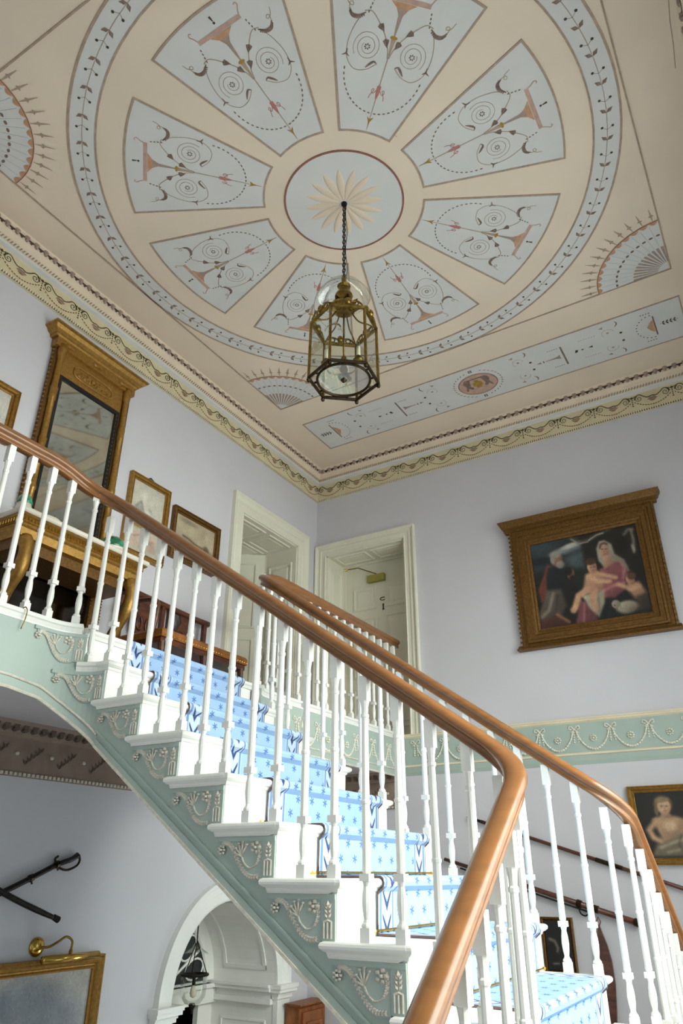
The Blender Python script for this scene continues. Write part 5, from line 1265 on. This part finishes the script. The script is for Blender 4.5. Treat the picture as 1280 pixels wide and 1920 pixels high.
# ================================================================== PIER MIRROR
mr = thing('pier_mirror', LW(2.95, 2.02, .02), 'tall gilt pier mirror with columns and cornice above the console table', 'mirror')
y0, y1, zb_, zt = 2.553, 3.345, 2.03, 3.66
put('back_board', MB().prism([(y0+.02, zb_), (y1-.02, zb_), (y1-.02, zt), (y0+.02, zt)], LW, .002, .03).mesh('back_board', 'golddk'), mr)
gy0, gy1, gz1 = y0+.118, y1-.118, 3.345
put('mirror_glass', MB().prism([(gy0, zb_+.03), (gy1, zb_+.03), (gy1, gz1), (gy0, gz1)], LW, .03, .034).mesh('mirror_glass', 'mirror'), mr)
put('black_slip', MB().frame((gy0+.012, gy1-.012, zb_+.04, gz1-.012), [(0, .034), (0, .044), (.028, .05), (.028, .03)], LW, False).mesh('black_slip', 'black'), mr)
for s, yy in ((1, y0+.065), (-1, y1-.065)):
    put('column_backing', MB().prism([(yy-.05, zb_), (yy+.05, zb_), (yy+.05, zt-.02), (yy-.05, zt-.02)], LW, .03, .045).mesh('column_backing', 'golddk'), mr)
    mb = MB().lathe([(.03, 0), (.034, .02), (.03, .05), (.024, .06), (.024, .3), (.030, .31), (.030, .33), (.024, .35), (.023, .55), (.031, .56), (.033, .60), (.026, .66), (.031, .72), (.024, .74), (.024, 1.05), (.031, 1.06), (.028, 1.10), (.032, 1.16), (.024, 1.18), (.022, 1.42), (.03, 1.44), (.036, 1.50), (.036, 1.55)], LW(yy, zb_+.02, .06), 12)
    put('column', mb.mesh('column', 'gold', True), mr)
    mb = MB()
    for i in range(44): mb.blob(LW(y0+.008 if s > 0 else y1-.118, zb_+.03+i*.036, .04), .009, .009, .011, 5, 2)
    put('bead_edge', mb.mesh('bead_edge', 'gold'), mr, kind='stuff')
put('frieze_panel', MB().prism([(gy0-.02, gz1+.015), (gy1+.02, gz1+.015), (gy1+.02, zt-.09), (gy0-.02, zt-.09)], LW, .03, .05).mesh('frieze_panel', 'gold'), mr)
ov = [(2.95+.19*math.copysign(abs(math.cos(t))**.5, math.cos(t)), (gz1+zt-.075)/2+.055*math.copysign(abs(math.sin(t))**.6, math.sin(t))) for t in [2*PI*i/40 for i in range(40)]]
put('frieze_moulding', MB().tube([LW(a, b, .052) for a, b in ov], .008, 6, True).mesh('frieze_moulding', 'gold', True), mr)
mb = MB()
for i in range(-6, 7): mb.leaf(LW(2.95+i*.026, (gz1+zt-.075)/2-.004, .052), LW(0, 0, 0) and (0, .5 if i < 0 else -.5, (.8 if i % 2 else -.6)), .045, .022, (1, 0, 0), .012)
mb.blob(LW(2.95, (gz1+zt-.075)/2, .055), .016, .026, .026); put('carved_foliage', mb.mesh('carved_foliage', 'gold'), mr)
put('entablature', MB().prism([(y0+.0, zt-.09), (y1, zt-.09), (y1, zt-.005), (y0, zt-.005)], LW, .01, .075).mesh('entablature', 'gold'), mr)
for yy in (y0+.12, 2.95, y1-.12): put('carved_mount', MB().blob(LW(yy, zt-.048, .08), .012, .05, .022, 8, 3).mesh('carved_mount', 'gold'), mr)
rs = []
for d, z in ((.075, -.01), (.085, 0), (.085, .012), (.11, .03), (.125, .055), (.14, .062), (.14, .075)): rs.append([LW(y0-d+.06, zt+z, .0), LW(y0-d+.06, zt+z, d), LW(y1+d-.06, zt+z, d), LW(y1+d-.06, zt+z, 0)])
put('crown_cornice', MB().rings(rs).mesh('crown_cornice', 'gold'), mr)

# ================================================================== CONSOLE TABLE and porcelain
CT, CX0, CX1, CYa, CYb = 2.02, XW+.02, -3.70, 2.35, 3.42
ct = thing('console_table', (-3.9, 2.88, G), 'gilt console table with pale marble top under the pier mirror', 'console table')
put('marble_top', slab(CX0, CX1, CYa, CYb, CT, [(.006, 0), (0, -.008), (0, -.026), (.008, -.034)]).mesh('marble_top', 'marble'), ct)
rs = [[(CX0, CYa+i, CT+d), (CX1-i, CYa+i, CT+d), (CX1-i, CYb-i, CT+d), (CX0, CYb-i, CT+d)] for i, d in ((.012, -.034), (.008, -.042), (.016, -.05), (.026, -.056), (.026, -.082), (.036, -.086), (.03, -.094), (.036, -.102), (.03, -.11), (.04, -.12), (.05, -.17))]
put('frieze', MB().rings(rs).mesh('frieze', 'gold'), ct)
mb = MB(); k = 40
for i in range(k): mb.box(CX1-.030, CX1-.017, CYa+.04+i*(CYb-CYa-.08)/k, CYa+.04+(i+.6)*(CYb-CYa-.08)/k, CT-.08, CT-.058)
for i in range(14): mb.box(CX0+.03+i*.026, CX0+.045+i*.026, CYa+.017, CYa+.03, CT-.08, CT-.058)
put('bead_row', mb.mesh('bead_row', 'polbrass'), ct, kind='stuff')
put('apron', MB().box(CX0+.02, CX1-.10, CYa+.06, CYb-.06, CT-.24, CT-.17).mesh('apron', 'golddk'), ct)
put('mirror_back', MB().box(XW+.004, XW+.02, CYa+.06, CYb-.06, G+.10, CT-.20).mesh('mirror_back', 'mirrordk'), ct)
put('plinth', MB().box(XW+.004, CX1-.02, CYa+.03, CYb-.03, G+.004, G+.08).mesh('plinth', 'golddk'), ct)
for yy in (CYa+.10, CYb-.10):
    pts = bez([(CX1-.07, yy, CT-.17), (CX1-.04, yy, CT-.26), (CX1-.06, yy, CT-.40), (CX1-.16, yy, CT-.54), (CX1-.22, yy, CT-.66), (CX1-.16, yy, G+.10), (CX1-.10, yy, G+.08)], 30)
    put('scroll_leg', MB().tube(pts, [.045-.018*i/(len(pts)-1)+.004*math.sin(i*.9) for i in range(len(pts))], 10).mesh('scroll_leg', 'gold', True), ct)
    put('pilaster', MB().box(XW+.02, XW+.05, yy-.05, yy+.05, G+.08, CT-.17).mesh('pilaster', 'golddk'), ct)
    mb = MB()
    for i in range(26): mb.blob((XW+.055, yy+(.045 if yy > 2.9 else -.045), G+.10+i*.023), .008, .008, .009, 5, 2); mb.blob((XW+.055, yy-(.045 if yy > 2.9 else -.045), G+.10+i*.023), .008, .008, .009, 5, 2)
    put('bead_edge', mb.mesh('bead_edge', 'polbrass'), ct, kind='stuff')
# porcelain
v = thing('porcelain_jar', (-3.84, 2.44, CT), 'small green and cream porcelain jar at left end of the console', 'jar')
put('body', MB().lathe([(.03, 0), (.042, .01), (.05, .04), (.046, .075)], (-3.84, 2.44, CT), 14).mesh('body', 'porc', True), v)
put('lid', MB().lathe([(.047, .075), (.05, .085), (.042, .115), (.025, .14), (.006, .152)], (-3.84, 2.44, CT), 14).mesh('lid', 'green', True), v)
v = thing('porcelain_bowl', (-3.88, 2.62, CT), 'low green leaf-shaped porcelain dish on console before the mirror', 'dish')
put('dish', MB().lathe([(.04, 0), (.09, .012), (.11, .03), (.118, .042), (.108, .038), (.05, .014), (.01, .01)], (-3.88, 2.62, CT), 18).mesh('dish', 'porc', True), v)
mb = MB()
for i in range(9): a = 2*PI*i/9; mb.leaf((-3.88+.05*math.cos(a), 2.62+.05*math.sin(a), CT+.03), (math.cos(a), math.sin(a), .25), .075, .05, (0, 0, 1), .012)
put('leaf_rim', mb.mesh('leaf_rim', 'green'), v)
v = thing('porcelain_tureen', (-3.83, 3.17, CT), 'domed green porcelain tureen at right end of the console', 'tureen')
put('base_dish', MB().lathe([(.05, 0), (.08, .008), (.105, .03), (.1, .035), (.09, .03)], (-3.83, 3.17, CT), 18).mesh('base_dish', 'porc', True), v)
put('dome', MB().lathe([(.092, .032), (.095, .05), (.08, .095), (.05, .12), (.012, .13)], (-3.83, 3.17, CT), 18).mesh('dome', 'green', True), v)
put('knob', MB().blob((-3.83, 3.17, CT+.135), .012, .012, .01).mesh('knob', 'porc'), v)
v = thing('porcelain_pot', (-3.62, 2.62, G), 'green lidded porcelain pot on the gallery floor under the console', 'pot')
put('body', MB().lathe([(.06, 0), (.085, .02), (.09, .06), (.08, .085)], (-3.62, 2.55, G), 16).mesh('body', 'green', True), v)
put('lid', MB().lathe([(.084, .085), (.07, .108), (.02, .122), (.012, .13), (.014, .14), (.004, .146)], (-3.62, 2.55, G), 16).mesh('lid', 'green', True), v)

# ================================================================== SETTEE on the gallery
st = thing('hall_settee', (-3.85, 3.95, G), 'carved mahogany chair-back settee with tan leather seat below the small pictures', 'settee')
sa, sb = 3.52, 4.46; SZ = 1.53; BX0 = -4.06
put('seat_rail', MB().box(-4.02, -3.60, sa, sb, SZ-.09, SZ-.03).mesh('seat_rail', 'wood'), st)
put('seat', slab(-4.02, -3.585, sa-.01, sb+.01, SZ, [(.03, .02), (.012, .012), (0, -.004), (0, -.05)]).mesh('seat', 'leath'), st)
mb = MB()
for i in range(34): mb.blob((-3.583, sa+i*(sb-sa)/33, SZ-.035), .006, .006, .006, 5, 2)
put('brass_nails', mb.mesh('brass_nails', 'polbrass'), st, kind='stuff')
put('top_rail', MB().tube(bez([(BX0, sa-.04, 1.925), (BX0, sa+.2, 1.925), (BX0, sb-.2, 1.905), (BX0, sb+.04, 1.905)], 20), .026, 8).mesh('top_rail', 'wood', True), st)
for y in (sa+.01, (sa+sb)/2-.04, (sa+sb)/2+.04, sb-.01): put('back_post', MB().box(BX0-.014, BX0+.018, y-.018, y+.018, SZ-.05, 1.92).mesh('back_post', 'wood'), st)
for yc in (sa+.24, sb-.24):
    sp = []
    for s in (1, -1): sp.append([(yc+s*w_, z) for w_, z in ((.05, SZ), (.04, SZ+.05), (.085, SZ+.12), (.10, SZ+.19), (.075, SZ+.26), (.05, SZ+.30), (.08, SZ+.38))])
    mb = MB().prism(sp[0]+sp[1][::-1], lambda a, b, c: (c, a, b), BX0-.008, BX0+.008); b_ = put('splat', mb.mesh('splat', 'wood'), st)
    for s in (1, -1): put('splat_scroll', MB().tube([(BX0+.012, yc+s*.045+.026*math.cos(t), SZ+.17+.05*math.sin(t)) for t in [2*PI*i/14 for i in range(14)]], .009, 6, True).mesh('splat_scroll', 'wood', True), b_)
for x in (-3.62, -4.0):
    for y in (sa+.03, (sa+sb)/2, sb-.03): put('leg', MB().tube([(x, y, SZ-.08), (x+.01, y, SZ-.2), (x, y, G)], [.026, .02, .016], 8).mesh('leg', 'wood'), st)
for y in (sa-.01, sb+.01): put('arm', MB().tube(bez([(BX0, y, SZ+.24), (-3.85, y, SZ+.25), (-3.68, y, SZ+.22), (-3.66, y, SZ+.12), (-3.68, y, SZ-.03)], 24), .018, 8).mesh('arm', 'wood', True), st) if y < 3.9 else None

# ================================================================== SWORDS on the left wall
def sabre(a, b, label, hilt_dir):
    """a = pommel end, b = scabbard tip, as (y,z) on the left wall"""
    A, B = Vector((0, a[0], a[1])), Vector((0, b[0], b[1])); L = (B-A).length; d = (B-A)/L; n = Vector((0, -d.z, d.y))*hilt_dir
    W0 = Vector((XW+(.03 if hilt_dir > 0 else .085), 0, 0))
    t = thing('sheathed_sabre', W0+A*.5+B*.5, label, 'sword', 'crossed sabres on the left wall')
    hl = .17
    sc = [W0+A+d*(hl+(L-hl)*i/16)+n*.02*math.sin(PI*i/16) for i in range(17)]
    put('scabbard', MB().tube(sc, [.017]*14+[.016, .014, .012], 8).mesh('scabbard', 'iron', True), t)
    for f in (.0, .22, .45): 
        p = sc[int(f*16)]; put('scabbard_band', MB().tube([p-d*.012, p+d*.012], .022, 8).tube([p, p+n*.035], .006, 5).mesh('scabbard_band', 'brassdk'), t)
    put('scabbard_tip', MB().tube([sc[-1]-d*.03, sc[-1]+d*.01], [.017, .02], 8).mesh('scabbard_tip', 'iron'), t)
    put('grip', MB().tube([W0+A+d*.01, W0+A+d*.06+n*.008, W0+A+d*hl], [.020, .017, .015], 8).mesh('grip', 'black', True), t)
    put('guard', MB().tube(bez([W0+A+d*.0, W0+A+d*.0+n*.035, W0+A+d*.03+n*.058, W0+A+d*.10+n*.058, W0+A+d*(hl-.02)+n*.03, W0+A+d*hl, W0+A+d*(hl+.01)-n*.035, W0+A+d*(hl-.015)-n*.045], 36), .0075, 7).mesh('guard', 'brassdk', True), t)
sabre((3.53, .105), (2.42, -.30), 'dark sheathed sabre with knuckle guard, hilt up to the right on lower left wall', 1)
sabre((2.42, .15), (3.39, -.25), 'dark sheathed sabre crossing the other, its scabbard tip pointing down right', -1)

# ================================================================== WEAPONS on the back wall
sp = thing('wall_spear', BW(-1.5, .1, .03), 'long thin reddish-brown spear with dark point slanting down right on back wall', 'spear')
A, B = Vector(BW(-2.50, .43, .03)), Vector(BW(-.15, -.333, .03)); d = (B-A).normalized()
put('shaft', MB().tube([A+d*.1, B], .014, 8).mesh('shaft', 'wood', True), sp)
put('spear_point', MB().tube([A-d*.03, A+d*.02, A+d*.07, A+d*.12], [.001, .018, .012, .015], 6).mesh('spear_point', 'iron'), sp)
put('binding', MB().tube([A+d*1.05, A+d*1.25], .0165, 8).mesh('binding', 'brassdk'), sp)
gn = thing('long_musket', BW(-2.0, -.1, .04), 'long dark wooden musket with brass bands and ramrod slanting below the spear', 'musket')
A, B = Vector(BW(-2.75, .115, .04)), Vector(BW(-1.245, -.315, .04)); d = (B-A).normalized(); n = Vector((d.z, 0, -d.x)); n = n if n.z > 0 else -n
put('barrel', MB().tube([A, B], [.014, .022], 10).mesh('barrel', 'wood', True), gn)
put('ramrod', MB().tube([A-n*.028+d*.15, B-n*.034-d*.35], .007, 6).mesh('ramrod', 'iron', True), gn)
for f in (.72, .80, .985): p = A.lerp(B, f); put('barrel_band', MB().tube([p-d*.018, p+d*.018], .027, 10).mesh('barrel_band', 'brassdk'), gn)
p = A.lerp(B, .72); put('trigger_guard', MB().tube(bez([p-n*.02, p-n*.06+d*.02, p-n*.065+d*.06, p-n*.02+d*.09], 16), .006, 6).mesh('trigger_guard', 'iron', True), gn)
cb = thing('wooden_club', BW(-1.54, -.95, .03), 'dark polished paddle-shaped club upright on back wall behind lower balusters', 'club')
pts = [(-1.545, -.33), (-1.53, -.38), (-1.505, -.46), (-1.488, -.56), (-1.485, -.70), (-1.50, -.84), (-1.515, -.96), (-1.545, -.97), (-1.57, -.96), (-1.585, -.84), (-1.60, -.70), (-1.598, -.56), (-1.585, -.46), (-1.56, -.38)]
put('blade', MB().prism(pts, BW, .01, .03).mesh('blade', 'wood'), cb)
put('cord_loop', MB().tube([BW(-1.545, -.34, .02), BW(-1.53, -.31, .02), BW(-1.545, -.28, .015), BW(-1.56, -.31, .02), BW(-1.548, -.34, .02)], .004, 5).mesh('cord_loop', 'wood'), cb)

# ================================================================== HANGING LANTERN
LX0, LY0 = -1.847, 3.066
lt = thing('hall_lantern', (LX0, LY0, 2.70), 'hexagonal brass and glass lantern with candle tubes hanging by chain from ceiling centre', 'lantern')
HR, LB, LT_ = .216, 2.70, 3.13
hv = [(LX0+HR*math.cos(R(-21.5+60*i)), LY0+HR*math.sin(R(-21.5+60*i))) for i in range(6)]
hv2 = [(LX0+HR*.97*math.cos(R(-21.5+60*i)), LY0+HR*.97*math.sin(R(-21.5+60*i))) for i in range(6)]
for i in range(6):
    put('corner_post', MB().tube([(*hv[i], LB), (*hv2[i], LT_)], .009, 6).mesh('corner_post', 'brass'), lt)
    put('foot_finial', MB().blob((*hv[i], LB-.018), .014, .014, .016).mesh('foot_finial', 'brassdk'), lt)
    j = (i+1) % 6
    put('bottom_rail', MB().tube([(*hv[i], LB), (*hv[j], LB)], .011, 6).mesh('bottom_rail', 'brassdk'), lt)
    put('top_rail', MB().tube([(*hv2[i], LT_), (*hv2[j], LT_)], .012, 6).mesh('top_rail', 'brass'), lt)
    a, b = Vector((*hv[i], 0)), Vector((*hv[j], 0)); e = (b-a).normalized(); 
    mb = MB().add([a+e*.012+Vector((0, 0, LB+.012)), b-e*.012+Vector((0, 0, LB+.012)), Vector((*hv2[j], LT_-.012))-e*.012, Vector((*hv2[i], LT_-.012))+e*.012], [(0, 1, 2, 3)]); put('glass_pane', mb.mesh('glass_pane', 'lglass'), lt)
    # pierced scroll cresting over each top rail
    c = (Vector((*hv2[i], LT_))+Vector((*hv2[j], LT_)))/2; mb = MB()
    for s in (1, -1):
        mb.tube([c+e*s*(.02+.075*k/10)+Vector((0, 0, .018+.020*math.sin(k/10*PI)+.022*(1-k/10))) for k in range(11)], .006, 5)
        mb.tube([c+e*s*.052+Vector((0, 0, .03))+e*(.016*math.cos(t))+Vector((0, 0, .016*math.sin(t))) for t in [2*PI*k/10 for k in range(10)]], .0045, 5, True)
    mb.blob(c+Vector((0, 0, .040)), .022, .022, .030, 8, 3)
    put('scroll_cresting', mb.mesh('scroll_cresting', 'brass', True), lt)
    # scroll straps rising to the crown
    o_ = Vector((LX0, LY0, 0)); p = Vector((*hv2[i], 0))
    put('crown_strap', MB().tube(bez([p+Vector((0, 0, LT_)), o_+(p-o_)*.75+Vector((0, 0, LT_+.03)), o_+(p-o_)*.45+Vector((0, 0, LT_+.05)), o_+(p-o_)*.2+Vector((0, 0, LT_+.13))], 14), .005, 6).mesh('crown_strap', 'brass', True), lt)
mb = MB().tube([(LX0+.162*math.cos(2*PI*i/40), LY0+.162*math.sin(2*PI*i/40), LB+.002) for i in range(40)], .0085, 6, True); put('bottom_ring', mb.mesh('bottom_ring', 'brassdk', True), lt)
for i in range(12): a = R(-21.5+30*i+15); put('ring_tie', MB().tube([(LX0+.162*math.cos(a), LY0+.162*math.sin(a), LB+.002), (LX0+.182*math.cos(a), LY0+.182*math.sin(a), LB+.002)], .007, 5).mesh('ring_tie', 'brassdk'), lt)
put('bottom_glass', MB().disc(LX0, LY0, .158, .158, 32, LB+.003).mesh('bottom_glass', 'lglass'), lt)
put('crown', MB().lathe([(.05, 0), (.075, .02), (.08, .05), (.065, .075), (.045, .09), (.052, .11), (.06, .14), (.045, .17), (.028, .19), (.034, .21), (.045, .225), (.03, .245), (.016, .26), (.016, .30)], (LX0, LY0, LT_+.11), 12).mesh('crown', 'brass'), lt)
mb = MB()
for i in range(8): a = 2*PI*i/8; mb.leaf((LX0+.055*math.cos(a), LY0+.055*math.sin(a), LT_+.15), (math.cos(a), math.sin(a), .6), .06, .04, (-math.cos(a), -math.sin(a), 1), .012)
put('crown_leaves', mb.mesh('crown_leaves', 'brassdk'), lt)
put('smoke_bell', MB().rings([[(LX0+r*math.cos(2*PI*i/28), LY0+r*math.sin(2*PI*i/28), LT_+z) for i in range(28)] for r, z in ((.172, .24), (.168, .246), (.155, .27), (.12, .32), (.07, .365), (.03, .39), (.012, .41))], True, False, False).mesh('smoke_bell', 'lglass', True), lt)
put('bell_rim', MB().tube([(LX0+.172*math.cos(2*PI*i/32), LY0+.172*math.sin(2*PI*i/32), LT_+.24) for i in range(32)], .0035, 5, True).mesh('bell_rim', 'lglass'), lt)
put('stem', MB().tube([(LX0, LY0, LT_+.1), (LX0, LY0, LB+.19)], .006, 6).lathe([(.006, 0), (.012, .02), (.02, .035), (.028, .06), (.018, .085), (.01, .12), (.018, .15), (.008, .17)], (LX0, LY0, LB+.02), 10).mesh('stem', 'brass', True), lt)
put('drop_finial', MB().lathe([(.001, 0), (.012, .012), (.034, .04), (.036, .05), (.012, .062)], (LX0, LY0, LB-.02), 12).mesh('drop_finial', 'brassdk', True), lt)
for i in range(3):
    a = R(-8+120*i); cx, cy = LX0+.115*math.cos(a), LY0+.115*math.sin(a)
    ar = put('candle_arm', MB().tube(bez([(LX0, LY0, LB+.06), (LX0+.05*math.cos(a), LY0+.05*math.sin(a), LB+.03), (LX0+.1*math.cos(a), LY0+.1*math.sin(a), LB+.04), (cx, cy, LB+.09)], 16), .006, 6).mesh('candle_arm', 'brass', True), lt)
    put('drip_pan', MB().lathe([(.008, 0), (.03, .012), (.034, .02), (.014, .018), (.02, .045), (.014, .05)], (cx, cy, LB+.08), 12).mesh('drip_pan', 'brass', True), ar)
    put('candle_tube', MB().lathe([(.013, .0), (.013, .07), (.008, .075)], (cx, cy, LB+.13), 10).mesh('candle_tube', 'candle', True), ar)
    put('candle_bulb', MB().lathe([(.006, 0), (.012, .02), (.011, .04), (.002, .065)], (cx, cy, LB+.205), 8).mesh('candle_bulb', 'lglass', True), ar)
nl = 26; zc0, zc1 = LT_+.41, HZ-.02; me_l = MB().tube([(.011*math.cos(t), 0, .021*math.sin(t)) for t in [2*PI*i/10 for i in range(10)]], .0032, 5, True).mesh('chain_link', 'iron', True)
for i in range(nl): put('chain_link', me_l, lt, (LX0, LY0, zc0+(zc1-zc0)*(i+.5)/nl), (0, 0, R(90*(i % 2))))
put('flex_cord', MB().tube([(LX0+.012+.006*math.sin(i*.9), LY0+.01, zc0+(zc1-zc0)*i/14) for i in range(15)], .0025, 5).mesh('flex_cord', 'iron'), lt)
put('ceiling_hook', MB().lathe([(.022, 0), (.018, -.02), (.006, -.03)], (LX0, LY0, HZ-.004), 10).mesh('ceiling_hook', 'iron', True), lt)

# ================================================================== VESTIBULE BELL LANTERN and cabinet
BXL, BYL = -4.47, 5.16
bl = thing('bell_jar_lantern', (BXL, BYL, -.95), 'clear glass bell jar lantern hanging in the white arch', 'lantern')
put('glass_jar', MB().rings([[(BXL+r*math.cos(2*PI*i/24), BYL+r*math.sin(2*PI*i/24), z) for i in range(24)] for r, z in ((.10, -.715), (.102, -.74), (.102, -.80), (.095, -.86), (.06, -.905), (.015, -.918))], True, False, False).mesh('glass_jar', 'lglass', True), bl)
put('jar_rim', MB().tube([(BXL+.106*math.cos(2*PI*i/24), BYL+.106*math.sin(2*PI*i/24), -.715) for i in range(24)], .010, 6, True).mesh('jar_rim', 'iron'), bl)
put('base_finial', MB().lathe([(.02, .015), (.028, 0), (.018, -.02), (.008, -.035), (.012, -.045), (.003, -.055)], (BXL, BYL, -.918), 10).mesh('base_finial', 'iron', True), bl)
put('smoke_cover', MB().rings([[(BXL+r*math.cos(2*PI*i/24), BYL+r*math.sin(2*PI*i/24), z) for i in range(24)] for r, z in ((.10, -.575), (.08, -.56), (.04, -.535), (.02, -.50))], True, False, False).mesh('smoke_cover', 'lglass', True), bl)
for i in range(3): a = 2*PI*i/3+.4; put('hanging_chain', MB().tube([(BXL+.104*math.cos(a), BYL+.104*math.sin(a), -.715), (BXL+.01*math.cos(a), BYL+.01*math.sin(a), -.50)], .004, 5).mesh('hanging_chain', 'iron'), bl)
put('chain', MB().tube([(BXL, BYL, -.50), (BXL, BYL, AZ+math.sqrt(AR**2-(BYL-AC)**2)-.002)], .005, 5).mesh('chain', 'iron'), bl)
put('lamp_socket', MB().lathe([(.014, 0), (.014, .07), (.005, .08)], (BXL, BYL, -.785), 8).tube([(BXL-.1, BYL, -.715), (BXL+.1, BYL, -.715)], .006, 5).mesh('lamp_socket', 'iron'), bl)
put('light_bulb', MB().lathe([(.002, -.085), (.02, -.075), (.028, -.05), (.02, -.02), (.012, 0)], (BXL, BYL, -.785), 12).mesh('light_bulb', 'porc', True), bl)
cbn = thing('oak_cabinet', (-4.0, 6.1, FL), 'warm brown panelled wooden cabinet beside the arch under the stairs', 'cabinet')
cx0, cx1, cy0, cy1, cz = XW+.06, -3.95, 6.00-.12, YW-.01, -.955
put('carcass', MB().box(cx0, cx1, cy0, cy1, FL, cz-.03).mesh('carcass', 'cab'), cbn)
put('top_moulding', slab(cx0, cx1+.03, cy0-.03, cy1, cz, [(.0, 0), (0, -.012), (.012, -.02), (.03, -.035)]).mesh('top_moulding', 'cab'), cbn)
dr = put('door', MB().box(cx1, cx1+.02, cy0+.03, cy1-.03, FL+.1, cz-.06).mesh('door', 'cab'), cbn)
put('door_panel', MB().frame((cy0+.08, cy1-.08, FL+.2, cz-.13), [(0, .02), (0, .03), (-.02, .034), (-.03, .024)], lambda a, b, d: (cx1+d, a, b)).mesh('door_panel', 'cab'), dr)
put('knob', MB().blob((cx1+.035, cy1-.055, -1.8), .014, .014, .014).mesh('knob', 'polbrass'), dr)

hk = thing('wire_hook', (-3.085, 2.10, G), 'thin bent brass wire hooked over the gallery edge by the first bracket', 'hook')
put('wire', MB().tube(bez([(-3.13, 2.105, G+.01), (-3.10, 2.10, G+.012), (-3.082, 2.10, G-.01), (-3.092, 2.105, G-.05), (-3.10, 2.098, G-.10)], 16), .003, 6).mesh('wire', 'brass', True), hk)
